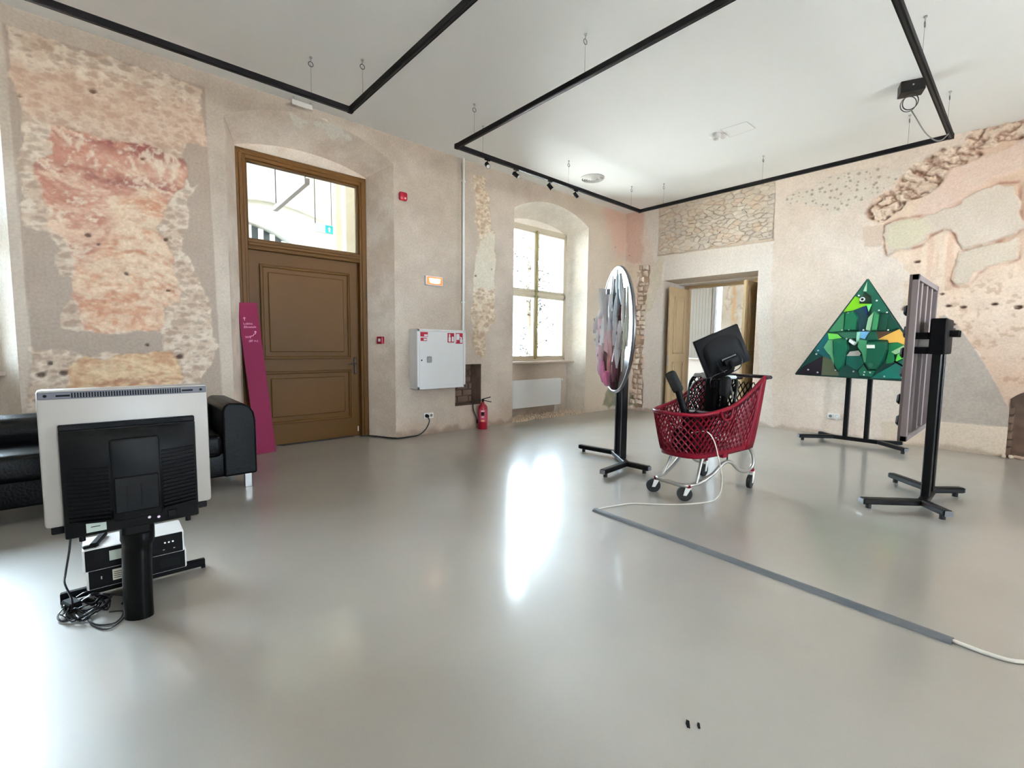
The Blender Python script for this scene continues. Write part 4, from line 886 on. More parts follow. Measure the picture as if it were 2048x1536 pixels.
q = B(t); q.bx(-.20, .405, 3.115, 3.145, .01, .052, .004); q.bx(.07, .11, 2.78, 3.14, .008, .045, .004); q.bx(.385, .405, 3.115, 3.145, 0, .02); q.bx(-.20, -.18, 3.115, 3.145, 0, .02); obj('foot_bar', q, M_BLACK, t)
q = B(t); q.tube([(-.125, 2.66, .475), (-.135, 2.68, .40), (-.155, 2.76, .28), (-.165, 2.86, .20), (-.150, 2.94, .09), (-.150, 2.97, .03)], .0042, 6); obj('cable', q, M_CORDB, t)

# ------------------------------------------------------------------ two media boxes behind the column
def media_box(name, label, x0, x1, y0, y1, z0, z1, kind):
    t = thing(name, label, 'electronics', ((x0 + x1) / 2, (y0 + y1) / 2, z0), 0, 'white boxes behind the television')
    q = B(t); q.bx(x0, x1, y0 + .006, y1, z0, z1, .008, 2); obj('case', q, M_WHITE, t, 40)
    q = B(t); q.bx(x0 + .010, x1 - .008, y0, y0 + .012, z0 + .006, z1 - .006, .002); bp = obj('back_plate', q, M_BLACK, t)
    if kind == 1:
        q = B(t); q.bx(x0 + .045, x0 + .085, y0 - .001, y0, z0 + .05, z1 - .02); tag(obj('sticker', q, M_DARK, bp), 'grey sticker')
        q = B(t); q.bx(x0 + .10, x0 + .16, y0 - .001, y0, z0 + .04, z1 - .025); tag(obj('sticker', q, M_YELLOWED, bp), 'pale green sticker')
        for i in range(3): q = B(t); q.cyl((x1 - .085 + i * .017, y0, z1 - .045), (x1 - .085 + i * .017, y0 - .006, z1 - .045), .004, n=8); obj('jack', q, M_CHROME, bp)
        for xa in (x1 - .05, x1 - .095):
            q = B(t); q.bx(xa, xa + .008, y0 - .002, y0, z0 + .03, z0 + .034); obj('port', q, M_SILVER, bp)
    else:
        q = B(t); q.bx(x0 + .10, x0 + .165, y0 - .001, y0, z0 + .03, z1 - .022); tag(obj('sticker', q, M_CREAMLBL, bp), 'cream label with printed lines')
        for k in range(4): q = B(t); q.bx(x0 + .105, x0 + .155 - .01 * (k % 2), y0 - .002, y0 - .001, z0 + .04 + k * .01, z0 + .043 + k * .01); obj('label_print', q, M_DARK, bp)
        q = B(t); q.bx(x0 + .055, x0 + .06, y0 - .002, y0, z0 + .05, z0 + .065); obj('port', q, M_SILVER, bp)
        q = B(t); q.bx(x1 - .12, x1 - .03, y0 - .002, y0, z0 + .03, z1 - .03, .001); obj('connector_panel', q, M_DARK, bp)
    for xx in (x0 + .03, x1 - .03):
        for yy in (y0 + .03, y1 - .03):
            q = B(t); q.cyl((xx, yy, z0 - .004), (xx, yy, z0 + .001), .009, n=8); obj('rubber_foot', q, M_RUBBER, t)
    return t
media_box('media_box', 'lower of two white boxes with black backs, cream label, behind the television column', -.10, .312, 3.05, 3.26, .056, .164, 2)
media_box('media_box', 'upper of two white boxes with black backs, stacked behind the television column', -.108, .30, 3.0, 3.21, .17, .285, 1)
t = thing('power_adapter', 'black adapter with strap lying on top of the upper white box', 'adapter', (-.05, 3.08, .285))
q = B(t); q.box((-.045, 3.10, .297), (.03, .17, .022), .005, Matrix.Rotation(-.25, 3, 'Z')); obj('adapter_body', q, M_BLACK, t)
q = B(t); q.box((-.075, 3.035, .292), (.06, .025, .013), .004, Matrix.Rotation(.15, 3, 'Z')); obj('adapter_plug', q, M_BLACK, t)
t = thing('cable_bundle', 'tangled bundle of black cables on the floor beside the television column', 'cables', (-.10, 2.95, 0))
rr = random.Random(9)
for i in range(9):
    q = B(t); cx, cy = -.10 + (rr.random() - .5) * .06, 2.97 + (rr.random() - .5) * .08; a0 = rr.random() * 6; pts = []
    ra, rb = .06 + rr.random() * .06, .035 + rr.random() * .05; tl = rr.random() * 3
    for k in range(11):
        a = a0 + k * .57; pts.append((cx + ra * math.cos(a) * math.cos(tl) - rb * math.sin(a) * math.sin(tl), cy + ra * math.cos(a) * math.sin(tl) + rb * math.sin(a) * math.cos(tl), .008 + .045 * rr.random() * (1 if i > 2 else .4)))
    q.tube(pts, .0045, 6, 3); obj('cable', q, mat('glossy_black_cord', (16, 15, 18), .25) if i == 0 else bpy.data.materials['glossy_black_cord'], t, 60)
for pts in ([(-.10, 2.90, .01), (-.07, 2.78, .006), (.0, 2.74, .006), (.03, 2.83, .006), (-.02, 2.87, .006)], [(-.09, 2.92, .01), (-.085, 2.80, .006), (-.03, 2.70, .006), (.02, 2.74, .006), (.05, 2.82, .006)]):
    q = B(t); q.tube(pts, .0035, 6, 4); obj('cable', q, M_CORDB, t, 60)
q = B(t); q.box((-.155, 3.02, .025), (.05, .09, .045), .006, Matrix.Rotation(.4, 3, 'Z')); obj('power_brick', q, M_BLACK, t)

# ------------------------------------------------------------------ sofa
t = thing('sofa', 'black leather sofa with chrome legs behind the television', 'sofa', (-.15, 5.1, 0))
def arm(xa, xb, side):
    q = B(t); w = xb - xa; prof = [(0, .12), (0, .70), (.012, .745), (.05, .775), (.16, .765), (.215, .735), (.25, .68), (.262, .60), (.262, .12)]
    pts = [(xa + p[0] if side > 0 else xb - p[0], p[1]) for p in prof]
    q.prism(pts, (0, 4.66, 0), (1, 0, 0), (0, 0, 1), (0, 1, 0), .84)
    o = obj('armrest', q, M_LEATHER, t, 40); m = o.modifiers.new('soft_edges', 'BEVEL'); m.width = .018; m.segments = 3; m.limit_method = 'ANGLE'
    return o
arm(.775, 1.037, 1); arm(-1.42, -1.158, -1)
def soft(name, dims, parent, bev=.05, m=M_LEATHER):
    q = B(t); q.bx(*dims, bev, 3); return obj(name, q, m, parent, 60)
soft('base', (-1.2, .80, 4.68, 5.46, .12, .34), t, .02)
soft('seat_cushion', (-1.16, -.20, 4.655, 5.26, .30, .505), t, .05); soft('seat_cushion', (-.195, .775, 4.655, 5.26, .30, .505), t, .05)
def backrest(xa, xb):
    q = B(t); prof = [(5.17, .46), (5.14, .60), (5.17, .69), (5.26, .725), (5.36, .715), (5.45, .68), (5.50, .60), (5.50, .2), (5.25, .2)]
    q.prism([(p[0], p[1]) for p in prof], (xa, 0, 0), (0, 1, 0), (0, 0, 1), (1, 0, 0), xb - xa); o = obj('backrest', q, M_LEATHER, t, 40)
    m = o.modifiers.new('soft_edges', 'BEVEL'); m.width = .03; m.segments = 3; m.limit_method = 'ANGLE'
backrest(-1.16, -.20); backrest(-.195, .775)
for xa in (.965, -1.33):
    for ya in (4.70, 5.42):
        q = B(t); q.bx(xa - .028, xa + .028, ya - .025, ya + .025, 0, .125, .003); obj('leg', q, M_CHROME, t)

# ------------------------------------------------------------------ magenta sign board leaning on the door frame
t = thing('sign_board', 'tall magenta sign board with pale lettering leaning against the door frame', 'sign', (1.425, 5.955, 0))
ax = Vector((1, .0, .0)); up = (Vector((1.332, 6.225, 1.765)) - Vector((1.425, 5.955, 0))); Lb = up.length; up = up / Lb; ax = (ax - up * ax.dot(up)).normalized(); nz = up.cross(ax)
if nz.y > 0: nz = -nz
o0 = Vector((1.425, 5.955, .008)); hw = .104
q = B(t); q.prism([(-hw, 0), (hw, 0), (hw, Lb), (-hw, Lb)], o0, ax, up, nz, .014); obj('board', q, M_MAGENTA, t)
def sg(txt, x, y, size):
    q = B(t); q.text(txt, o0 + nz * .0155, (ax if ax.x > 0 else -ax), up, size); q.v[:] = [(v[0] , v[1], v[2]) for v in q.v]
    for i in range(len(q.v)): q.v[i] = tuple(Vector(q.v[i]) + ax * x + up * y)
    obj('lettering', q, M_TEXT, t, recalc=False)
sg('Lobina', -.068, 1.527, .036); sg('Elhvetele', -.068, 1.487, .036); sg('WC', -.068, 1.367, .036); sg('(BF m.)', -.035, 1.322, .034)
q = B(t)
def stroke(pts, w=.006):
    for (a, b2), (c, d) in zip(pts, pts[1:]):
        dx, dy = c - a, d - b2; l = math.hypot(dx, dy); px, py = -dy / l * w / 2, dx / l * w / 2
        q.prism([(a + px, b2 + py), (a - px, b2 - py), (c - px, d - py), (c + px, d + py)], o0, ax, up, nz, .001, 0, .0145)
stroke([(-.050, 1.575), (-.050, 1.612)]); stroke([(-.062, 1.60), (-.050, 1.614), (-.038, 1.60)]); obj('arrow', q, M_TEXT, t); q = B(t)
stroke([(-.015, 1.375), (-.002, 1.392), (.018, 1.392), (.030, 1.415), (.048, 1.415), (.048, 1.445)]); stroke([(.036, 1.434), (.048, 1.448), (.060, 1.434)]); obj('arrow', q, M_TEXT, t)

# ------------------------------------------------------------------ mat strip, fire hose cabinet, signs, alarms, sockets, extinguisher
t = thing('threshold_mat', 'dark grey flat mat strip on the floor at the foot of the ochre door', 'mat', (2.2, 6.3, 0))
q = B(t); q.prism([(1.70, 6.27), (2.63, 6.29), (2.66, 6.345), (1.64, 6.345)], (0, 0, .001), (1, 0, 0), (0, 1, 0), (0, 0, 1), .008); obj('mat_sheet', q, mat('dark_mat', (62, 58, 56), .8), t)
t = thing('fire_hose_cabinet', 'white metal fire hose cabinet with red stickers on the wall beside the door', 'cabinet', (3.655, YL - .1, .69))
cx0, cx1, cz0, cz1, cy = 3.25, 4.06, .685, 1.52, YL - .20
q = B(t); q.bx(cx0, cx1, cy, YL + .01, cz0, cz1, .006); obj('cabinet_body', q, M_WHITE, t)
q = B(t)
for a0, a1, c0, c1 in ((cx0, cx1, cz1 - .03, cz1), (cx0, cx1, cz0, cz0 + .04), (cx0, cx0 + .035, cz0, cz1), (cx1 - .035, cx1, cz0, cz1)): q.bx(a0, a1, cy - .012, cy, c0, c1, .003)
obj('cabinet_frame', q, M_WHITE, t)
q = B(t); q.bx(cx0 + .039, cx1 - .039, cy - .008, cy + .002, cz0 + .044, cz1 - .034, .002); dr = obj('cabinet_door', q, M_WHITE, t)
q = B(t); q.bx(cx0 + .155, cx0 + .225, cy - .014, cy - .006, 1.055, 1.14, .012, 2); lk = obj('lock', q, mat('grey_lock', (150, 150, 150), .4), dr)
q = B(t); q.cyl((cx0 + .07, cy - .008, 1.09), (cx0 + .07, cy - .014, 1.09), .010, n=10); obj('keyhole', q, M_BLACK, dr)
def sticker(x0, x1, z0, z1, white):
    q = B(t); q.bx(x0, x1, cy - .0095, cy - .007, z0, z1, .001); o = obj('sticker', q, M_SIGNRED, dr)
    q = B(t)
    for a0, a1, c0, c1 in white: q.bx(x0 + (x1 - x0) * a0, x0 + (x1 - x0) * a1, cy - .0105, cy - .009, z0 + (z1 - z0) * c0, z0 + (z1 - z0) * c1, .003)
    obj('pictogram', q, M_WHITE, o)
sticker(cx0 + .05, cx0 + .17, 1.415, 1.478, [(.5, .95, .1, .5)]); sticker(cx0 + .055, cx0 + .155, 1.355, 1.40, [(.45, .95, .2, .75)])
sticker(cx1 - .315, cx1 - .20, 1.34, 1.475, [(.14, .45, .08, .55), (.2, .38, .5, .9), (.62, .9, .1, .62)]); sticker(cx1 - .175, cx1 - .05, 1.325, 1.478, [(.06, .52, .35, .92), (.05, .12, .1, .9), (.6, .92, .08, .4), (.66, .86, .4, .62), (.3, .66, .58, .66)])
t = thing('emergency_light', 'small lit orange emergency sign high on the wall above the hose cabinet', 'sign', (3.635, YL - .03, 2.2))
q = B(t); q.bx(3.493, 3.775, YL - .045, YL + .015, 2.148, 2.278, .01, 2); obj('lamp_case', q, M_WHITE, t)
q = B(t); q.bx(3.508, 3.76, YL - .049, YL - .044, 2.16, 2.266, .002); fc = obj('lit_face', q, M_AMBER, t)
q = B(t); q.prism([(3.545, 2.245), (3.55, 2.19), (3.575, 2.178), (3.70, 2.178), (3.722, 2.19), (3.728, 2.245)], (0, YL - .0495, 0), (1, 0, 0), (0, 0, 1), (0, -1, 0), .002); obj('lit_lettering', q, M_LITWHITE, fc)
t = thing('fire_siren', 'dark red rounded fire alarm siren high on the wall right of the door arch', 'alarm', (3.155, YL - .03, 3.29))
q = B(t); q.bx(3.10, 3.215, YL - .05, YL + .012, 3.235, 3.345, .022, 3); obj('siren_body', q, M_RED, t, 50)
q = B(t); q.cyl((3.175, YL - .052, 3.262), (3.175, YL - .048, 3.262), .012, n=10); obj('siren_lens', q, M_WHITE, t)
jd = Vector((-.185, .45, 0)).normalized()
cp = Vector((CPX, CPY, 1.36)); t = thing('fire_call_point', 'small square red fire call point on the reveal right of the ochre door', 'alarm', cp[:], math.atan2(jd.y, jd.x))
q = B(); q.bx(-.05, .05, -.012, .045, -.05, .05, .006); obj('call_point_case', q, M_RED, t)
q = B(); q.bx(-.02, .02, .044, .047, -.02, .02, .001); obj('call_point_glass', q, M_WHITE, t)
def socket(name, label, o, ax, n, plugs):
    t = thing(name, label, 'socket', o); o = Vector(o); ax = Vector(ax); n = Vector(n); R = Matrix((ax, -n, Vector((0, 0, 1)))).transposed()
    for k in (-1, 1):
        q = B(t); q.box((o + ax * .041 * k + n * .006)[:], (.080, .014, .082), .003, R); pl = obj('socket_plate', q, M_WHITE2, t)
        q = B(t); c = o + ax * .041 * k + n * .0135; q.cyl(c[:], (c + n * .002)[:], .022, n=16); obj('socket_well', q, mat('socket_shadow_grey', (120, 118, 115), .5) if 'socket_shadow_grey' not in bpy.data.materials else bpy.data.materials['socket_shadow_grey'], pl)
    return t
socket('wall_socket', 'double white wall socket with a black plug under the hose cabinet', (3.545, YL - .008, .278), (1, 0, 0), (0, -1, 0), 1)
t = thing('power_cable', 'black power cable from the wall socket round the door reveal on the floor', 'cable', (3.505, YL - .03, .27))
q = B(t); q.cyl((3.505, YL - .02, .278), (3.505, YL - .065, .276), .026, .022); obj('plug', q, M_BLACK, t)
q = B(t); q.tube([(3.505, YL - .06, .27), (3.52, YL - .075, .20), (3.46, YL - .07, .09), (3.36, YL - .05, .02), (3.20, YL - .035, .01), (3.06, YL - .03, .01), (2.98, YL + .05, .01), (2.90, YL + .22, .01), (2.80, YL + .40, .01), (2.70, YL + .425, .01)], .0085, 8); obj('cord', q, M_CORDB, t, 60)
t = socket('wall_socket', 'double white wall socket with a white plug low behind the green triangle', (XR - .008, 1.97, .29), (0, -1, 0), (-1, 0, 0), 1)
q = B(t); q.cyl((XR - .02, 1.925, .285), (XR - .06, 1.925, .28), .024, .018); obj('plug', q, M_WHITE2, t)
q = B(t); q.tube([(XR - .06, 1.925, .28), (XR - .07, 1.92, .24), (XR - .03, 1.90, .26), (XR - .02, 1.82, .27)], .006, 6); obj('cord', q, M_CORDW, t)
t = thing('fire_extinguisher', 'red fire extinguisher with black hose standing on the floor by the wall niche', 'extinguisher', (4.435, 5.665, 0))
q = B(); q.lathe([(.062, 0), (.072, .006), (.072, .05), (.075, .055), (.075, .325), (.07, .355), (.05, .385), (.028, .40), (.022, .43)], n=28); obj('cylinder', q, M_RED, t, 50)
q = B(); q.lathe([(.0755, .12), (.0762, .122), (.0762, .31), (.0755, .312)], n=28); lb = obj('label_band', q, mat('pink_print_label', (176, 60, 88), .5, var=.2, scale=60), t, 50)
vd = Vector((-.616, -.788, 0)); sd = Vector((.788, -.616, 0))
for z0, z1, w, m in ((.285, .30, .05, M_WHITE), (.225, .275, .05, M_DARK), (.195, .207, .045, M_WHITE), (.13, .15, .055, mat('yellow_band', (212, 160, 90), .5))):
    q = B(); a = vd * .0772; q.add([(a - sd * w / 2 + Vector((0, 0, z0))), (a + sd * w / 2 + Vector((0, 0, z0))), (a + sd * w / 2 + Vector((0, 0, z1))), (a - sd * w / 2 + Vector((0, 0, z1)))], [(0, 1, 2, 3)])
    # wrapped strip of print that follows the cylinder
    q = B(); n = 8; vs = []
    for i in range(n + 1):
        an = math.atan2(vd.y, vd.x) + (i / n - .5) * w / .0766
        for z in (z0, z1): vs.append((.0768 * math.cos(an), .0768 * math.sin(an), z))
    q.add(vs, [(2 * i, 2 * i + 2, 2 * i + 3, 2 * i + 1) for i in range(n)]); obj('label_print', q, m, lb, 60)
q = B(); q.cyl((0, 0, .425), (0, 0, .455), .018, n=12); q.bx(-.02, .02, -.012, .012, .44, .47, .004); obj('valve', q, M_BLACK, t)
q = B(); q.tube([(-.015, .01, .465), (.03, -.02, .48), (.10, -.07, .505)], .007, 6); obj('lever', q, M_BLACK, t)
q = B(); q.tube([(-.01, .01, .45), (.03, -.02, .445), (.11, -.075, .425)], .007, 6); obj('handle', q, M_BLACK, t)
q = B(); q.tube([(-.02, .015, .45), (-.08, .06, .452), (-.12, .09, .40), (-.115, .088, .30), (-.085, .066, .20), (-.07, .055, .13)], .011, 8); obj('hose', q, M_CORDB, t, 60)
q = B(); q.cyl((-.07, .055, .15), (-.066, .052, .09), .016, .012, n=10); obj('nozzle', q, M_BLACK, t)
t = thing('conduit_pipe', 'thin white vertical conduit pipe running from the hose cabinet to the ceiling', 'pipe', (4.15, YL - .02, 1.52))
q = B(t); q.cyl((4.15, YL - .024, 1.515), (4.15, YL - .024, ROOM_H + .01), .019, n=14); obj('pipe', q, M_WHITE2, t, 50)
for z in (1.95, 3.72):
    q = B(t); q.bx(4.115, 4.185, YL - .03, YL + .008, z - .014, z + .014, .004); q.cyl((4.15, YL - .024, z - .014), (4.15, YL - .024, z + .014), .025, n=12); obj('pipe_clip', q, M_WHITE2, t)

# ------------------------------------------------------------------ radiator and gravel in the far window recess
t = thing('radiator', 'flat white panel radiator below the far window', 'radiator', (6.0, YL + .3, .2))
q = B(t); q.bx(5.40, 6.655, YL + .235, YL + .30, .185, .692, .008, 2); obj('panel', q, M_WHITE, t)
q = B(t); q.bx(5.42, 6.64, YL + .30, YL + .33, .21, .67); obj('rear_panel', q, M_WHITE, t)
q = B(t)
for xa in (5.65, 6.4): q.bx(xa - .015, xa + .015, YL + .325, YL + .41, .25, .6)
obj('wall_bracket', q, M_WHITE, t)
q = B(t); q.cyl((6.65, YL + .27, .655), (6.70, YL + .27, .655), .016); q.cyl((6.69, YL + .27, .655), (6.725, YL + .27, .655), .024); obj('valve', q, M_WHITE2, t)
for xa in (6.53, 6.58):
    q = B(t); q.cyl((xa, YL + .27, .0), (xa, YL + .27, .2), .009, n=10); obj('pipe', q, M_WHITE2, t)
b = B(); rr = random.Random(33)
for i in range(620):
    x = 5.2 + rr.random() * 1.86; y = YL + .0 + rr.random() * .39; s = .016 + rr.random() * .022
    vs = [Vector((math.cos(k * 1.2566) * s * (.8 + rr.random() * .4), math.sin(k * 1.2566) * s * (.7 + rr.random() * .4), 0)) for k in range(5)]
    vt = [v * .55 + Vector((0, 0, s * (.9 + rr.random() * .5))) for v in vs]
    b.add([(x + v.x, y + v.y, 0) for v in vs] + [(x + v.x, y + v.y, v.z) for v in vt], [(k, (k + 1) % 5, 5 + (k + 1) % 5, 5 + k) for k in range(5)] + [(5, 6, 7, 8, 9)])
tag(obj('gravel', b, M_GRAVEL), 'strip of pale gravel on the floor below the radiator', 'gravel', kind='stuff')

# ------------------------------------------------------------------ ceiling: track frames, spotlights, hooks, fittings
ZT = 3.69
def track(label, x0, x1, y0, y1):
    t = thing('lighting_track', label, 'lighting track', ((x0 + x1) / 2, (y0 + y1) / 2, ZT)); w = .022
    for a0, a1, c0, c1 in ((x0 - w, x1 + w, y0 - w, y0 + w), (x0 - w, x1 + w, y1 - w, y1 + w), (x0 - w, x0 + w, y0 + w, y1 - w), (x1 - w, x1 + w, y0 + w, y1 - w)):
        q = B(t); q.bx(a0, a1, c0, c1, ZT - .025, ZT + .025, .002); r = obj('rail', q, M_TRACK, t)
        q = B(t); lx = (a1 - a0) > (c1 - c0)
        q.bx(a0 + (.05 if lx else w - .008), a1 - (.05 if lx else w - .008), c0 + (w - .008 if lx else .05), c1 - (w - .008 if lx else .05), ZT - .0265, ZT - .024); obj('rail_slot', q, M_BLACKM, r)
    for cx in (x0, x1):
        for cy2 in (y0, y1): q = B(t); q.bx(cx - w - .002, cx + w + .002, cy2 - w - .002, cy2 + w + .002, ZT - .028, ZT + .027, .002); obj('corner_joint', q, M_TRACK, t)
    return t
track('square black lighting track hanging near the ochre door', -1.86, 2.04, .95, 4.83)
track('square black lighting track with four spotlights hanging towards the far corner', 3.34, 7.24, .795, 4.80)
for i, (x, tilt, yaw, lab) in enumerate(((3.81, .9, -.4, 'first small black spotlight, nearest the conduit, under the far track'), (4.30, .9, .5, 'second small black spotlight with white lens from the conduit'), (4.96, .7, .9, 'third small black spotlight from the conduit, under the far track'), (5.52, .8, 1.2, 'fourth small black spotlight, nearest the far window, under the track'))):
    t = thing('track_spotlight', lab, 'spotlight', (x, 4.80, ZT - .025), 0, 'spotlights on the far track')
    q = B(); q.bx(-.04, .04, -.012, .012, -.018, 0, .002); obj('adapter', q, M_BLACK, t)
    q = B(); q.cyl((0, 0, -.018), (0, 0, -.05), .006, n=8); obj('stem', q, M_BLACK, t)
    d = Vector((math.sin(yaw) * math.sin(tilt), -math.cos(yaw) * math.sin(tilt), -math.cos(tilt)))
    c = Vector((0, 0, -.075)); q = B(); q.cyl((c - d * .045)[:], (c + d * .045)[:], .028, n=16); obj('head', q, M_BLACK, t, 50)
    q = B(); q.cyl((c + d * .0455)[:], (c + d * .047)[:], .023, n=16); obj('lens', q, M_WHITE, t)
hooks = [(1.655, 4.83, 'ceiling hook with hanging wire, the one above the ochre door'), (2.04, 4.53, 'ceiling hook with hanging wire beside the corner of the track near the door'),
         (3.34, 2.83, 'ceiling hook with hanging wire, halfway along the near side of the far track'), (3.34, 4.455, 'ceiling hook close to the conduit-side corner of the far track'),
         (3.735, 4.80, 'ceiling hook above the first spotlight'), (5.35, 4.80, 'ceiling hook between the third and fourth spotlights'),
         (6.967, 4.80, 'ceiling hook by the far room corner, nearest the round air vent'), (7.24, 4.35, 'ceiling hook by the far corner above the exposed stones'),
         (7.24, 2.78, 'ceiling hook halfway along the track in front of the stone patch wall'), (7.24, 1.17, 'ceiling hook beside the looped grey cable'),
         (6.90, .795, 'ceiling hook outside the track corner nearest the black junction box'), (5.23, .795, 'ceiling hook with hanging wire farthest along the right track side')]
for x, y, lab in hooks:
    t = thing('ceiling_hook', lab, 'hook', (x, y, ROOM_H), 0, 'hooks holding the lighting tracks')
    q = B(); q.cyl((0, 0, .004), (0, 0, -.01), .014, n=10); q.cyl((0, 0, -.01), (0, 0, -.045), .005, n=8); obj('anchor', q, M_CHROME, t)
    q = B(); q.tube([(.022 * math.sin(a), 0, -.065 + .022 * math.cos(a)) for a in [k * PI / 5 for k in range(10)]], .0035, 6, 2, True); obj('ring', q, mat('dark_steel', (90, 88, 86), .4, .8) if 'dark_steel' not in bpy.data.materials else bpy.data.materials['dark_steel'], t, 60)
    q = B(); q.cyl((0, 0, -.06), (0, 0, ZT + .02 - ROOM_H), .0013, n=5); obj('wire', q, bpy.data.materials['dark_steel'], t)
t = thing('smoke_detector', 'white round smoke detector on the ceiling', 'detector', (6.09, 2.95, ROOM_H))
q = B(); q.lathe([(.075, .002), (.075, -.012), (.065, -.03), (.045, -.045), (.02, -.05)], n=28); obj('detector_body', q, M_VENT, t, 40)
q = B(); q.lathe([(.03, -.045), (.03, -.058), (.02, -.064)], (.02, -.01, 0), n=18); obj('sensor_head', q, M_VENT, t, 40)
q = B(); q.lathe([(.04, .002), (.04, -.012), (.028, -.03), (.01, -.034)], (.10, -.06, 0), n=20); obj('indicator', q, M_VENT, t, 40)
t = thing('ceiling_hatch', 'faint white square access hatch in the ceiling beside the smoke detector', 'hatch', (6.3, 2.6, ROOM_H))
q = B(t); q.prism(HATCH, (0, 0, ROOM_H - .003), (1, 0, 0), (0, 1, 0), (0, 0, 1), .004); obj('hatch_panel', q, M_CEIL, t)
q = B(t)
for i in range(4):
    a = Vector(HATCH[i]); c = Vector(HATCH[(i + 1) % 4]); dd = (c - a).normalized(); pp = Vector((-dd.y, dd.x)) * .004
    q.prism([tuple(a + pp), tuple(c + pp), tuple(c - pp), tuple(a - pp)], (0, 0, ROOM_H - .0035), (1, 0, 0), (0, 1, 0), (0, 0, 1), .003)
obj('hatch_gap', q, mat('grey_gap', (212, 212, 208), .9), t)
t = thing('air_vent', 'round white ceiling air vent with concentric rings near the far window', 'vent', (6.16, 5.0, ROOM_H))
for r in (.19, .155, .12, .085, .05):
    q = B(); q.lathe([(r, .002), (r, -.012 - (.19 - r) * .12), (r - .016, -.026 - (.19 - r) * .12), (r - .020, -.004)], n=40); obj('ring', q, M_VENT, t, 40)
q = B(); q.lathe([(.03, .002), (.03, -.03), (.01, -.034)], n=24); obj('vent_core', q, M_WHITE2, t)
q = B(); q.lathe([(.19, .001), (.19, -.004)], n=40); obj('vent_plate', q, mat('vent_grey', (96, 95, 92), .7), t)
t = thing('junction_box', 'black ceiling junction box with a coiled cable near the track corner', 'junction box', (6.40, 1.04, ROOM_H), .35)
q = B(); q.bx(-.075, .075, -.10, .10, -.11, .005, .004); obj('box', q, M_BLACKM, t)
q = B(); q.cyl((-.078, 0, -.05), (-.074, 0, -.05), .008, n=10); obj('screw', q, M_CHROME, t)
q = B(); q.tube([(.062 * math.sin(a) * .2, .062 * math.sin(a), -.19 + .075 * math.cos(a)) for a in [k * PI / 6 for k in range(12)]], .005, 6, 2, True); q.tube([(.02, .066 * math.sin(a) + .012, -.20 + .075 * math.cos(a)) for a in [k * PI / 6 for k in range(12)]], .004, 6, 2, True); obj('cable_coil', q, M_CORDB, t, 60)
q = B(t); q.tube([(6.41, 1.03, 3.78), (6.46, 1.0, 3.72), (6.58, .93, 3.58), (6.75, .87, 3.53), (6.92, .83, 3.57), (7.05, .80, 3.66)], .006, 6); obj('cable', q, mat('grey_cable', (110, 108, 108), .5), t, 60)
t = thing('ceiling_sign_bracket', 'small clear plate hanging at the ceiling edge above the door arch', 'bracket', (1.85, YL - .12, ROOM_H))
q = B(); q.bx(-.11, .11, -.006, .006, -.085, -.03, .002); obj('plate', q, mat('frosted_acrylic', (205, 200, 194), .3), t)
q = B(); q.cyl((-.09, 0, .003), (-.09, 0, -.04), .006, n=8); q.cyl((.09, 0, .003), (.09, 0, -.04), .006, n=8); obj('standoff', q, M_CHROME, t)
# ------------------------------------------------------------------ black display stands: crossbar, four splayed feet, two posts
def stand_parts(t, h, mounts):
    """local frame: x along the crossbar, +y the side the artwork faces"""
    q = B(); q.bx(-.29, .29, -.032, .032, .035, .085, .006); cb = obj('crossbar', q, M_BLACKM, t)
    for sx in (-1, 1):
        for ex, ey in ((sx * .60, .34), (sx * .47, -.18)):
            a = Vector((sx * .26, 0, 0)); e = Vector((ex, ey, 0)); d = (e - a); L = d.length; an = math.atan2(d.y, d.x)
            q = B(); R = Matrix.Rotation(an, 3, 'Z'); c = (a + e) / 2
            q.box((c.x, c.y, .06), (L, .066, .05), .010, R)
            f = obj('foot', q, M_BLACKM, t)
            q = B(); dn = d.normalized(); p = e - dn * .06; q.cyl((p.x, p.y, 0), (p.x, p.y, .04), .020, n=12); obj('foot_pad', q, M_RUBBER, f)
            q = B(); q.box((e.x + dn.x * .002, e.y + dn.y * .002, .06), (.006, .058, .042), .002, R); obj('end_cap', q, mat('satin_end_cap', (120, 122, 128), .35) if 'satin_end_cap' not in bpy.data.materials else bpy.data.materials['satin_end_cap'], f)
    for sx in (-1, 1):
        q = B(); q.bx(sx * .12 - .027, sx * .12 + .027, -.03, .03, .08, h, .006); obj('post', q, M_BLACKM, t)
    for z in mounts:
        q = B(); q.bx(-.16, .16, .028, .07, z - .035, z + .035, .004); obj('mount_bar', q, M_BLACK, t)

# green triangle
t = thing('triangle_sculpture', 'green triangular relief of metal scraps on a black two-post stand', 'sculpture', (7.80, 1.585, 0), PI / 2)
stand_parts(t, 1.55, (1.15, 1.45))
def tri_local(y, z, dx): return Vector((y - 1.585, dx, z))       # stand x = world y, stand +y = world -x
q = B(); tp = [(1.556, 2.238), (2.345, .930), (.775, .905)]
q.prism([(p[0] - 1.585, p[1]) for p in tp], (0, .07, 0), (1, 0, 0), (0, 0, 1), (0, 1, 0), .03); brd = obj('backboard', q, mat('dark_green_board', (22, 66, 54), .4), t)
q = B()
for a, c in ((tp[0], tp[1]), (tp[1], tp[2]), (tp[2], tp[0])):
    a2 = Vector((a[0] - 1.585, .085, a[1])); c2 = Vector((c[0] - 1.585, .085, c[1])); q.tube([a2, c2], .014, 4, 1)
obj('edge_rim', q, mat('dark_green_rim', (30, 52, 44), .4), t)
tc_m = {}
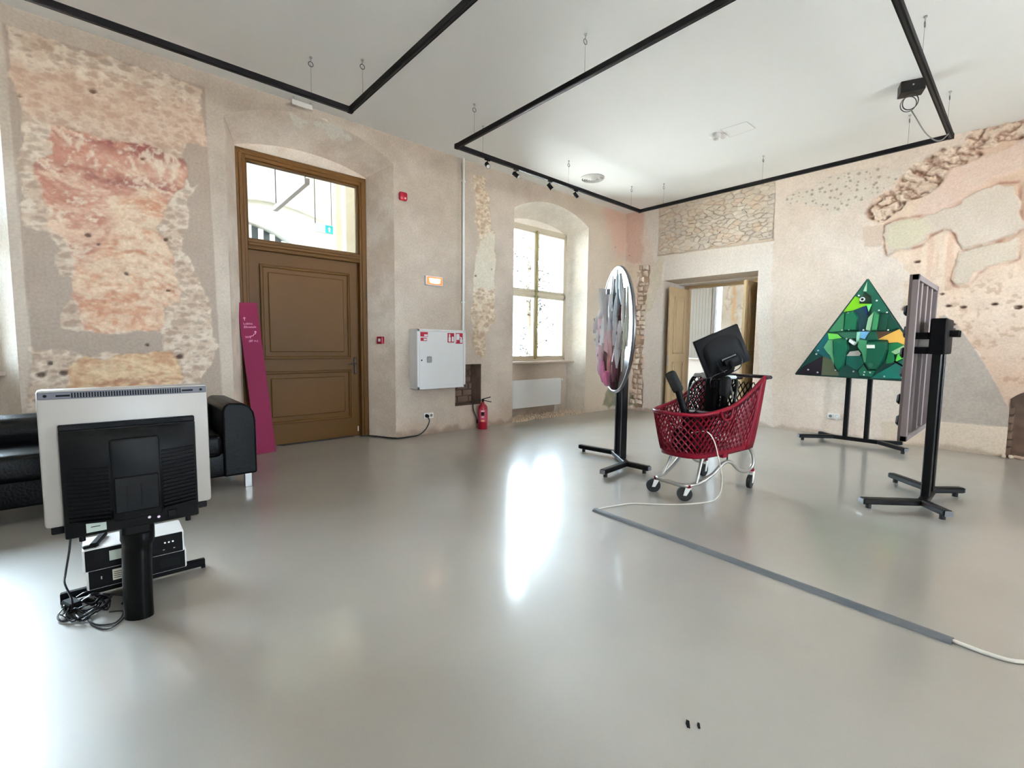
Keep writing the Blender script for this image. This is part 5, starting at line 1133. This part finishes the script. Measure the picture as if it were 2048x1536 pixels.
for col, h, ps in TRI:
    if col not in tc_m: tc_m[col] = mat('painted_scrap', col, .28, var=.05, scale=6)
    q = B(); P = [(p[0] - 1.585, p[1]) for p in ps]
    q.prism(P, (0, .10, 0), (1, 0, 0), (0, 0, 1), (0, 1, 0), h, .0 if h < .03 else .10 if h < .055 else .16)
    obj('scrap_panel', q, tc_m[col], brd)
for y, z in RIV:
    q = B(); q.sph((y - 1.585, .15 if abs(y - 1.5) < .3 else .128, z), (.013, .012, .013), 8, 5); obj('rivet', q, M_CHROME, brd)
q = B(); q.cyl((1.589 - 1.585, .125, 1.972), (1.589 - 1.585, .138, 1.972), .03, n=16); e0 = obj('ring_fitting', q, M_WHITE, brd)
q = B(); q.cyl((1.589 - 1.585, .137, 1.972), (1.589 - 1.585, .141, 1.972), .016, n=16); obj('ring_hole', q, M_BLACK, e0)
q = B(); q.cyl((1.44 - 1.585, .15, 1.10), (1.44 - 1.585, .20, 1.10), .028, n=14); obj('pipe_stub', q, tc_m[TRI[15][0]], brd)
q = B(); q.text('Critter', (1.80 - 1.585, .118, .955), (-1, 0, 0), (0, 0, 1), .07); obj('signature', q, mat('pale_paint', (190, 200, 180), .5), brd, recalc=False)

# pink and white round relief
cv = Vector((.63, .77, 0)).normalized()
t = thing('disc_sculpture', 'round upright relief of white to pink plastic shells on a black stand', 'sculpture', (4.33, 3.03, 0), math.atan2(-cv.y, -cv.x) + PI)
# local +y = (-.77, .63): the face that looks towards the ochre door
stand_parts(t, 1.72, (1.25, 1.55))
q = B(); prof = []
n = 56; R = .675; cz = 1.485
def ringpts(r, y): return [(r * math.cos(2 * PI * k / n), y, cz + r * math.sin(2 * PI * k / n)) for k in range(n)]
q.add(ringpts(R, .07) + ringpts(R, .10), [tuple(range(n)), tuple(range(n, 2 * n))] + [(k, (k + 1) % n, n + (k + 1) % n, n + k) for k in range(n)])
dk = obj('backing_disc', q, mat('dark_plum_gloss', (30, 16, 22), .2), t)
q = B(); q.tube(ringpts(R, .09), .017, 8, 1, True); obj('rim', q, mat('grey_metal_rim', (120, 118, 120), .35, .8), t, 60)
shm = {}
def shard(x, z, L, w, ang, y0, dep, col, rough=.25, prints=0):
    key = col
    if key not in shm: shm[key] = mat('plastic_shell', col, rough, var=.03)
    q = B(); ca, sa = math.cos(ang), math.sin(ang); vs = []; fs = []; N = 10; K = 7
    for i in range(N + 1):
        u = i / N; s = -L / 2 + L * u; wd = w * (math.sin(PI * min(1, u * .92 + .04)) ** .6) * (1 - .35 * u)
        for k in range(K):
            v = -1 + 2 * k / (K - 1); a = v * wd / 2; hh = dep * .38 * (1 - abs(v) ** 1.6) * (.4 + .6 * math.sin(PI * min(1, u * 1.1))) + max(0, dep - .05) * (.25 + .75 * (u if (int(L * 100) % 3) else 1 - u))
            xx = s * sa + a * ca; zz = s * ca - a * sa
            vs.append((x + xx, y0 + hh, z + zz))
    for i in range(N):
        for k in range(K - 1): fs.append((i * K + k, i * K + k + 1, (i + 1) * K + k + 1, (i + 1) * K + k))
    q.add(vs, fs); base = [(v[0], y0 - .01, v[2]) for v in vs]; o = len(vs)
    q.add(base, [f for f in fs])
    ed = []
    for i in range(N): ed += [(i * K, (i + 1) * K, o + (i + 1) * K, o + i * K), (i * K + K - 1, (i + 1) * K + K - 1, o + (i + 1) * K + K - 1, o + i * K + K - 1)]
    for k in range(K - 1): ed += [(k, k + 1, o + k + 1, o + k), (N * K + k, N * K + k + 1, o + N * K + k + 1, o + N * K + k)]
    q.f += ed
    ob = obj('shell', q, shm[key], t, 40)
    for j in range(prints):
        q = B(); q.box((x + (j - .5) * .02, y0 + dep * .38 + max(0, dep - .05) * .62, z + .02), (.008, .006, .035), .001); obj('slot', q, M_DARK, ob)
    return ob
WH, PK, MV, LG, PP, DPL = (236, 232, 234), (226, 150, 190), (120, 74, 88), (206, 202, 208), (232, 196, 206), (70, 24, 36)
DK = (22, 18, 20)
for a in [(-.16, .44 + cz, .34, .20, .12, .10, .05, WH), (.06, .50 + cz, .30, .14, -.1, .10, .05, (206, 226, 240)), (.22, .42 + cz, .34, .13, -.25, .10, .06, (196, 214, 226)), (-.03, .33 + cz, .46, .09, .03, .11, .05, DK),
          (-.40, .34 + cz, .34, .10, -.30, .12, .16, WH), (-.30, .22 + cz, .40, .09, .18, .11, .12, LG), (-.16, .18 + cz, .44, .12, -.08, .10, .09, LG), (.12, .22 + cz, .42, .10, .06, .11, .10, (204, 216, 228)), (.22, .16 + cz, .36, .07, -.04, .10, .07, DPL),
          (.33, .20 + cz, .44, .09, .05, .10, .06, WH), (.47, .12 + cz, .60, .07, -.05, .10, .04, (226, 232, 222)), (-.48, .12 + cz, .30, .12, .30, .14, .19, WH, .25, 1), (-.36, .02 + cz, .26, .11, -.25, .13, .17, PP), (-.24, .02 + cz, .36, .11, -.35, .14, .15, WH, .25, 1),
          (-.08, .02 + cz, .38, .10, .12, .12, .10, (228, 222, 230)), (.05, .00 + cz, .34, .08, -.05, .10, .06, DK), (.14, -.02 + cz, .30, .10, .1, .11, .11, LG), (.27, -.06 + cz, .30, .11, -.1, .11, .10, (214, 206, 214), .25, 1), (.40, -.05 + cz, .34, .09, .08, .10, .05, (216, 222, 206)),
          (-.46, -.12 + cz, .28, .13, .12, .14, .17, WH, .25, 2), (-.32, -.14 + cz, .30, .12, -.2, .13, .15, WH, .25, 2), (-.18, -.16 + cz, .34, .10, .2, .12, .12, PP), (-.04, -.20 + cz, .40, .09, .02, .11, .10, (222, 178, 186)), (.10, -.20 + cz, .34, .08, -.2, .10, .06, (120, 60, 50)),
          (.22, -.24 + cz, .34, .11, .1, .11, .10, (226, 226, 236)), (.36, -.24 + cz, .40, .08, .16, .10, .05, (208, 210, 200)), (-.44, -.28 + cz, .26, .10, -.1, .14, .15, (240, 226, 234)), (-.32, -.30 + cz, .28, .13, .25, .14, .16, PP, .25, 1), (-.18, -.34 + cz, .32, .09, -.15, .12, .12, DPL),
          (-.06, -.38 + cz, .34, .10, .08, .12, .10, (214, 150, 150)), (.10, -.38 + cz, .36, .13, -.05, .11, .09, MV, .3, 1), (.24, -.40 + cz, .30, .09, .3, .10, .05, DPL), (-.34, -.42 + cz, .22, .12, .4, .15, .14, (232, 200, 220)), (-.22, -.47 + cz, .26, .13, .3, .14, .15, PK), (-.10, -.54 + cz, .20, .13, .6, .13, .15, (222, 128, 176)),
          (.04, -.53 + cz, .24, .12, -.2, .11, .09, (84, 44, 58)), (.16, -.54 + cz, .18, .10, .3, .10, .05, DK)]:
    shard(-a[0], a[1], a[2], a[3], -a[4], a[5], .05 + (a[6] - .05) * .48, *a[7:])

# rectangular relief seen from behind
t = thing('panel_sculpture', 'grey framed rectangular relief seen from behind on a black two-post stand', 'sculpture', (5.25, .535, 0))
stand_parts(t, 1.555, ())
px0, px1, pz0, pz1, py = -.40, .70, .56, 1.90, .155
q = B(); q.bx(px0, px1, py, py + .018, pz0, pz1, .002); pb = obj('backing_board', q, M_BROWNB, t)
q = B()
for a0, a1, c0, c1 in ((px0, px0 + .045, pz0, pz1), (px1 - .045, px1, pz0, pz1), (px0, px1, pz0, pz0 + .045), (px0, px1, pz1 - .045, pz1)): q.bx(a0, a1, py - .04, py, c0, c1, .002)
obj('frame', q, M_GREYWOOD, t)
for i in range(3):
    xx = px0 + .28 + i * .27; q = B(); q.bx(xx - .03, xx + .03, py - .03, py, pz0 + .045, pz1 - .045, .002); obj('slat', q, M_GREYWOOD, t)
for x, z, r in ((-.34, 1.62, .05), (-.28, 1.45, .06), (-.36, 1.28, .05), (-.3, 1.12, .05), (-.1, 1.5, .07), (.15, 1.2, .08), (.4, 1.6, .06), (-.35, .9, .05), (-.32, .72, .05), (.3, .8, .07)):
    q = B(); q.box((x, py + .03, z), (r * 1.2, .03, r * 1.7), .015, Matrix.Rotation(r * 9, 3, 'Y')); obj('relief_piece', q, M_BLACK, pb)
q = B(); q.box((-.36, py + .05, 1.19), (.03, .07, .012), .003, Matrix.Rotation(.6, 3, 'X')); obj('relief_piece', q, M_BLACK, pb)
for z in (1.30, 1.42):
    q = B(); q.bx(-.17, .17, -.02, py - .005, z - .028, z + .028, .004); obj('mount_bar', q, M_BLACK, t)
q = B(); q.bx(-.20, .20, -.055, .05, 1.27, 1.56, .012, 2); obj('mount_block', q, M_BLACK, t)
q = B(); q.cyl((-.02, -.05, 1.44), (-.02, -.11, 1.44), .028, n=14); q.cyl((.12, -.05, 1.44), (.12, -.11, 1.44), .028, n=14); obj('clamp_knob', q, M_BLACK, t)
q = B(); q.bx(-.12, -.105, -.005, py - .03, 1.30, 1.43, .001); obj('bracket_plate', q, M_CHROME, t)

# ------------------------------------------------------------------ shopping cart
CY = math.atan2(-.124, .9925)
t = thing('shopping_cart', 'red plastic lattice shopping cart on a metal frame with four casters', 'shopping cart', (3.69, 2.04, 0), CY)
def outline(pts, n):        # open U shape from rear left round the front to rear right
    P = catmull([Vector((p[0], p[1], 0)) for p in pts], 8); d = [0]
    for a, c in zip(P, P[1:]): d.append(d[-1] + (c - a).length)
    out = []; j = 0
    for i in range(n):
        s = d[-1] * i / (n - 1)
        while j < len(d) - 2 and d[j + 1] < s: j += 1
        u = (s - d[j]) / max(d[j + 1] - d[j], 1e-9); out.append(P[j].lerp(P[j + 1], u))
    return out
bot_h = [(.85, .235), (.6, .23), (.35, .215), (.12, .185), (.02, .11), (0, 0)]
top_h = [(.915, .295), (.66, .29), (.36, .275), (.06, .235), (-.075, .13), (-.095, 0)]
mir = lambda h: h + [(a, -c) for a, c in reversed(h[:-1])]
NS = 40; Pb = outline(mir(bot_h), NS + 1); Pt = outline(mir(top_h), NS + 1)
def rim_z(a): return float(np.interp(a, [-.1, .05, .25, .40, .55, .72, .85, .96], [.745, .745, .765, .79, .845, .93, 1.01, 1.065]))
def bot_z(a): return float(np.interp(a, [-.1, .1, .5, .85], [.385, .37, .375, .385]))
def bk(i, v):       # i = perimeter station (may be fractional), v = 0 bottom .. 1 rim
    i = max(0, min(NS, i)); k = min(int(i), NS - 1); u = i - k
    b0 = Pb[k].lerp(Pb[k + 1], u); t0 = Pt[k].lerp(Pt[k + 1], u); zb = bot_z(b0.x); zt = rim_z(t0.x)
    p = b0.lerp(t0, v ** .8); return Vector((p.x, p.y, zb + (zt - zb) * v))
def lattice(name, fn, n0, n1, rows, v0, v1, m, parent, th=.016):
    vs = []; fs = []; idx = {}
    def g(i2, j2):
        if (i2, j2) not in idx:
            idx[(i2, j2)] = len(vs); vs.append(fn(i2 / 2, v0 + (v1 - v0) * min(max(j2, 0), 2 * rows) / (2 * rows)))
        return idx[(i2, j2)]
    for i2 in range(2 * n0, 2 * n1):
        for j2 in range(0, 2 * rows):
            if (i2 + j2) % 2 == 0: continue
            c = (i2, j2); q4 = [(i2 - 1, j2), (i2, j2 - 1), (i2 + 1, j2), (i2, j2 + 1)]
            if j2 == 0: q4 = [(i2 - 1, 0), (i2 + 1, 0), (i2, 1)]
            if i2 - 1 < 2 * n0 or i2 + 1 > 2 * n1: continue
            fs.append([g(*c4) for c4 in q4])
    q = B(); q.add(vs, fs); o = obj(name, q, m, parent); w = o.modifiers.new('bars', 'WIREFRAME'); w.thickness = th; w.use_even_offset = False; w.use_replace = True
    return o
bs = bpy.data.objects.new('basket', None)
lat = lattice('basket_lattice', bk, 0, NS, 5, .07, .97, M_CART, t, .020)
q = B(); q.tube([bk(i, 1.0) for i in range(NS + 1)], .0165, 8, 1); obj('basket_rim', q, M_CART, t, 60)
q = B()     # solid skirt at the bottom and solid corner columns at the rear
vs = []; fs = []; st_ = [(-.02, 1.0), (.02, 1.0), (.085, 1.0), (.10, .99)]
for i in range(NS + 1):
    for v, k in st_:
        p = bk(i, max(v, 0)); vs.append((p.x, p.y, p.z - (.012 if v < 0 else 0)))
for i in range(NS):
    for j in range(3): fs.append((i * 4 + j, (i + 1) * 4 + j, (i + 1) * 4 + j + 1, i * 4 + j + 1))
q.add(vs, fs); o = obj('basket_skirt', q, M_CART, t, 60); m = o.modifiers.new('thick', 'SOLIDIFY'); m.thickness = .012; m.offset = 0
for side in (0, 1):
    q = B(); vs = []
    for v in [k / 10 for k in range(11)]:
        for s in (0, 2.3 - .8 * v):
            i = s if side == 0 else NS - s; vs.append(bk(i, v))
    q.add(vs, [(2 * k, 2 * k + 1, 2 * k + 3, 2 * k + 2) for k in range(10)]); o = obj('rear_column', q, M_CART, t, 60); m = o.modifiers.new('thick', 'SOLIDIFY'); m.thickness = .03; m.offset = 0
q = B(); vs = []; fs = []
for i in range(NS // 2 + 1):
    a, c = bk(i, 0), bk(NS - i, 0)
    for k in range(9): vs.append(a.lerp(c, k / 8))
for i in range(NS // 2):
    for k in range(8): fs.append((i * 9 + k, i * 9 + k + 1, (i + 1) * 9 + k + 1, (i + 1) * 9 + k))
q.add(vs, fs); o = obj('basket_floor', q, M_CART, t); w = o.modifiers.new('bars', 'WIREFRAME'); w.thickness = .014; w.use_even_offset = False
def rear(i, v):
    a, c = bk(0, v), bk(NS, v); return a.lerp(c, i / 12)
tag(lattice('rear_flap', rear, 0, 12, 7, .05, .92, M_BLACK, t, .018), 'black lattice rear flap')
q = B(); a, c = bk(0, .98), bk(NS, .98)
q.tube([a + Vector((-.02, 0, .0)), a + Vector((.06, .0, .005)), a + Vector((.085, -.04, .008)), c + Vector((.085, .04, .008)), c + Vector((.06, 0, .005)), c + Vector((-.02, 0, 0))], .017, 10, 4); tag(obj('handle', q, mat('black_grip', (34, 20, 28), .4), t, 60), 'dark plastic push handle')
for sy in (1, -1):
    q = B(); q.tube([(.24, sy * .285, .77), (.27, sy * .29, .71), (.33, sy * .29, .69), (.39, sy * .29, .71), (.42, sy * .285, .79)], .010, 6, 4); obj('side_loop', q, M_CART, t, 60)
q = B(); fr = []
half = [(.82, .225, .40), (.885, .235, .30), (.88, .24, .21), (.78, .235, .165), (.66, .225, .20), (.56, .215, .275), (.45, .21, .285), (.30, .20, .20), (.15, .18, .145), (.03, .165, .135), (-.02, .12, .135)]
q.tube(half + [(-.025, 0, .135)] + [(a, -c, z) for a, c, z in reversed(half)], .0165, 10, 5); obj('frame_tube', q, M_ALU, t, 60)
for sy in (1, -1):
    q = B(); q.tube([(.10, sy * .175, .14), (.16, sy * .16, .24), (.22, sy * .15, .37)], .013, 8, 4); obj('front_strut', q, M_ALU, t, 60)
    q = B(); q.tube([(.50, sy * .21, .29), (.505, sy * .21, .36), (.55, sy * .20, .375)], .006, 6, 3); obj('hook_wire', q, M_BLACK, t)
q = B(); q.bx(.40, .48, -.23, -.19, .335, .38, .006); q.bx(.40, .48, .19, .23, .335, .38, .006); obj('frame_clip', q, M_CART, t)
for x, y, a in ((.0, .155, -.75), (.02, -.155, -.80), (.87, .238, .1), (.87, -.238, .2)):
    ca, sa = math.cos(a), math.sin(a); top = .135 if x < .5 else .175
    q = B(); q.cyl((x, y, top - .03), (x, y, top + .008), .024, n=12); cs = obj('caster_mount', q, M_CART, t)
    hx, hy2 = x - ca * .028, y - sa * .028; nx, ny = -sa, ca
    q = B(); q.cyl((hx - nx * .016, hy2 - ny * .016, .062), (hx + nx * .016, hy2 + ny * .016, .062), .062, n=24); obj('wheel', q, M_RUBBER, cs, 40)
    q = B()
    for s in (-1, 1):
        ox, oy = nx * .021 * s, ny * .021 * s
        q.add([(x + ox + ca * .02, y + oy + sa * .02, top - .02), (x + ox - ca * .025, y + oy - sa * .025, top - .02), (hx + ox - ca * .014, hy2 + oy - sa * .014, .052), (hx + ox + ca * .014, hy2 + oy + sa * .014, .052)] +
              [(x + ox * 1.25 + ca * .02, y + oy * 1.25 + sa * .02, top - .02), (x + ox * 1.25 - ca * .025, y + oy * 1.25 - sa * .025, top - .02), (hx + ox * 1.25 - ca * .014, hy2 + oy * 1.25 - sa * .014, .052), (hx + ox * 1.25 + ca * .014, hy2 + oy * 1.25 + sa * .014, .052)],
              [(0, 1, 2, 3), (4, 5, 6, 7), (0, 1, 5, 4), (1, 2, 6, 5), (2, 3, 7, 6), (3, 0, 4, 7)])
    q.box((x, y, top - .022), (.05, .048, .008), .002, Matrix.Rotation(a, 3, 'Z')); obj('fork', q, M_WHITE2, cs)

# ------------------------------------------------------------------ office chair frame riding in the cart, monitor on top, case below
t = thing('office_chair_frame', 'black office chair back with armrests and mesh standing inside the red cart', 'chair', (3.69, 2.04, 0), CY)
def bkl(i, v):      # curved mesh back
    a = -.23 + .46 * i / 10; z = .58 + .45 * v; return Vector((.52 + .10 * v - .9 * a * a, a, z))
lattice('mesh_back', bkl, 0, 10, 7, 0, 1, M_BLACK, t, .018)
q = B(); q.tube([bkl(0, 0), bkl(0, .5), bkl(0, .9), bkl(1.5, 1.04), bkl(5, 1.08), bkl(8.5, 1.04), bkl(10, .9), bkl(10, .5), bkl(10, 0), bkl(5, -.05)], .014, 8, 4, True); obj('back_frame', q, M_BLACKM, t, 60)
q = B(); q.tube([bkl(-.4, .62) + Vector((-.05, 0, 0)), bkl(1, .93) + Vector((-.07, 0, 0)), bkl(4, 1.02) + Vector((-.09, 0, 0)), bkl(8, .90) + Vector((-.08, 0, 0)), bkl(9, .74) + Vector((-.08, 0, 0))], .007, 8, 5); obj('wire_arc', q, mat('grey_steel_wire', (110, 104, 100), .3, .7), t, 60)
q = B(); q.bx(.50, .58, -.075, .055, .56, 1.02, .025, 2); obj('spine', q, M_BLACK, t)
for (ax_, ay_, z0, tilt) in ((.07, .06, .84, -.42), (.48, -.17, .80, .15)):
    q = B(); R = Matrix.Rotation(tilt, 3, 'X') @ Matrix.Rotation(-.2, 3, 'Y'); q.box((ax_, ay_, z0 + .16), (.055, .105, .20), .035, R, 3); ar = obj('armrest_pad', q, M_RUBBER, t, 50)
    q = B(); e = R @ Vector((0, 0, -.08)); top = Vector((ax_, ay_, z0 + .16)) + e; q.tube([top, top + Vector((.03, -.03 if ay_ > 0 else .02, -.14)), top + Vector((.08, -.07 if ay_ > 0 else .03, -.32))], .030, 8, 4); obj('armrest_post', q, M_BLACK, ar, 60)
q = B(); q.tube([(.12, -.06, .755), (.30, -.17, .735), (.46, -.27, .715)], .012, 8, 3); tag(obj('cross_rod', q, mat('brushed_rod', (120, 118, 118), .3, .8), t, 60), 'thin grey metal rod')
q = B(); q.bx(.08, .40, -.15, .07, .50, .58, .01, 2); q.bx(.15, .25, -.11, .03, .56, .76, .012); obj('seat_box', q, M_BLACK, t)
q = B(); q.tube([(.20, -.03, .50), (.24, -.01, .44), (.26, 0, .385)], .035, 10, 3); obj('lift_column', q, M_BLACK, t, 60)
for a_, s_ in ((.58, 1), (.62, -1)):
    q = B(); q.bx(a_, a_ + .10, s_ * .02, s_ * .20, 1.02, 1.045, .010); obj('shoulder_plate', q, M_BLACK, t)
q = B(); q.box((.50, -.02, 1.05), (.16, .14, .05), .02, Matrix.Rotation(.2, 3, 'Z'), 2); q.box((.52, -.17, 1.045), (.12, .10, .03), .012, Matrix.Rotation(-.4, 3, 'Z')); q.box((.47, .10, 1.05), (.10, .07, .03), .01, Matrix.Rotation(.5, 3, 'Z')); tag(obj('plastic_wrap', q, mat('crumpled_clear_plastic', (186, 190, 192), .25, var=.25, scale=30), t), 'crumpled pale plastic wrap')
t = thing('electronics_case', 'black electronics case lying in the bottom of the red cart', 'electronics', (3.69, 2.04, 0), CY)
q = B(); q.box((.19, -.02, .49), (.20, .22, .19), .012, Matrix.Rotation(.3, 3, 'Z') @ Matrix.Rotation(.15, 3, 'Y'), 2); cs = obj('case', q, M_BLACK, t)
q = B(); q.box((.16, -.13, .46), (.10, .02, .08), .004, Matrix.Rotation(.3, 3, 'Z')); obj('port_panel', q, mat('navy_plastic', (26, 28, 44), .4), cs)
# monitor, back towards the camera, tipped to one side
mt = thing('monitor', 'black monitor seen from behind, tilted on top of the chair frame in the cart', 'monitor', (4.09, 1.85, 1.03))
c0 = Vector((4.10, 1.835, 1.275)); ux = (Vector((4.191, 1.756, 1.522)) - Vector((3.915, 2.002, 1.361))).normalized(); uz = (Vector((3.915, 2.002, 1.361)) - Vector((3.992, 1.934, 1.031))).normalized()
uz = (uz - ux * uz.dot(ux)).normalized(); un = ux.cross(uz).normalized()
if un.dot(Vector((-4.1, -1.8, 0))) < 0: un = -un
RM = Matrix((ux, -un, uz)).transposed()
if RM.determinant() < 0: RM = Matrix((ux, un, uz)).transposed()
def mb(name, c, d, bev, m, parent, seg=2):
    q = B(mt); p = c0 + ux * c[0] + un * c[1] + uz * c[2]; q.box(p[:], d, bev, RM, seg); return obj(name, q, m, parent, 40)
sh = mb('shell', (0, 0, 0), (.41, .03, .345), .008, M_BLACK, mt)
mb('screen', (0, -.016, 0), (.385, .004, .32), .001, bpy.data.materials['dark_screen'], mt)
mb('bezel_edge', (0, -.014, 0), (.414, .006, .349), .002, mat('grey_bezel', (90, 84, 80), .4), mt)
q = B(mt); vs = []; fs = []; n = 14; K = 10          # domed back with an arched upper edge
for i in range(n + 1):
    u = -1 + 2 * i / n; ztop = .10 * math.sqrt(max(0, 1 - u * u)) + .03
    for k in range(K + 1):
        v = k / K; zz = -.165 + (ztop + .165) * v; hh = .034 * math.sin(PI * min(1, .15 + .85 * (1 - v))) * math.sqrt(max(0, 1 - u * u)) ** .8
        p = c0 + ux * (u * .175) + un * (.014 + hh) + uz * zz; vs.append(p)
for i in range(n):
    for k in range(K): fs.append((i * (K + 1) + k, (i + 1) * (K + 1) + k, (i + 1) * (K + 1) + k + 1, i * (K + 1) + k + 1))
q.add(vs, fs); obj('back_dome', q, M_BLACK, mt, 60)
mb('label_strip', (.015, .052, -.07), (.13, .004, .022), .002, mat('grey_label_strip', (84, 84, 84), .5), sh)
mb('stand_hinge', (.02, .05, -.10), (.13, .05, .06), .012, M_BLACK, mt)
q = B(mt); q.tube([c0 + ux * .0 + un * .06 + uz * -.10, c0 + un * .09 + uz * -.17 + ux * -.02, Vector((4.05, 1.87, 1.03)), Vector((4.10, 1.90, .96))], .022, 8, 4); obj('stand_neck', q, M_BLACK, mt, 60)
for s in (-1, 1):
    q = B(mt); q.tube([c0 + ux * (.10 * s) + un * .05 + uz * -.06, c0 + ux * (.10 * s) + un * .08 + uz * -.13, c0 + ux * (.05 * s - .02) + un * .07 + uz * -.19, Vector((4.02, 1.88, 1.02))], .004, 6, 5); obj('cable', q, M_CORDB, mt, 60)

# ------------------------------------------------------------------ floor cable guard and cords, crumbs
t = thing('cable_guard', 'long grey rubber cable guard strip lying across the floor', 'cable guard', (2.84, 1.2, 0))
a = Vector((2.90, 2.25, 0)); c = Vector((2.795, .159, 0)); d = (c - a).normalized(); s_ = Vector((d.y, -d.x, 0)); w = .033
prof = [(-w, 0), (-w * .92, .006), (-w * .5, .016), (0, .019), (w * .5, .016), (w * .92, .006), (w, 0)]
q = B(t); vs = []
for p in (a, c): vs += [p + s_ * x + Vector((0, 0, z + .001)) for x, z in prof]
n = len(prof); q.add(vs, [(k, k + 1, n + k + 1, n + k) for k in range(n - 1)] + [(0, n - 1, 2 * n - 1, n), tuple(range(n)), tuple(range(n, 2 * n))]); obj('strip', q, M_GUARD, t, 60)
q = B(t); q.add([c + s_ * -.012 + Vector((0, 0, .002)), c + s_ * .012 + Vector((0, 0, .002)), c + s_ * .010 + Vector((0, 0, .013)), c + s_ * -.010 + Vector((0, 0, .013)), ], [(0, 1, 2, 3)]); q.v = [tuple(Vector(v) + d * .001) for v in q.v]; obj('cable_channel', q, M_BLACK, t)
t = thing('extension_cord', 'thin white cord from the cart down to the grey cable guard', 'cable', (3.5, 1.95, 0))
q = B(t); q.tube([(2.90, 2.235, .012), (2.97, 2.235, .006), (3.10, 2.20, .006), (3.25, 2.145, .006), (3.40, 2.00, .006), (3.53, 1.885, .006), (3.70, 1.785, .006), (3.86, 1.735, .010), (3.95, 1.725, .06), (3.97, 1.725, .18), (3.92, 1.74, .36), (3.86, 1.76, .52), (3.79, 1.80, .60), (3.74, 1.90, .58)], .005, 8, 5); obj('cord', q, M_CORDW, t, 60)
t = thing('white_cable', 'white cable leaving the near end of the cable guard towards the right edge', 'cable', (2.8, 0, 0))
q = B(t); q.tube([(2.795, .17, .008), (2.79, .12, .009), (2.785, .05, .009), (2.80, -.02, .009), (2.86, -.08, .009), (2.98, -.14, .009), (3.2, -.2, .009), (3.6, -.25, .009), (4.6, -.5, .009), (6.2, -1.0, .009), (8.2, -1.3, .009)], .0085, 8, 5); obj('cord', q, M_CORDW, t, 60)
for x, y, s, lab in ((1.466, .713, .014, 'flat black speck of dirt on the open floor near the camera'), (1.488, .685, .010, 'grey curled speck of dirt beside the black one on the open floor')):
    t = thing('floor_scrap', lab, 'debris', (x, y, 0), .6, 'specks of dirt on the floor')
    q = B(); q.prism([(-s * 1.2, -s * .4), (s, -s * .5), (s * 1.3, s * .2), (s * .1, s * .5), (-s * 1.1, s * .3)], (0, 0, 0), (1, 0, 0), (0, 1, 0), (0, 0, 1), .003); obj('scrap', q, M_BLACK if s > .012 else M_DARK, t)
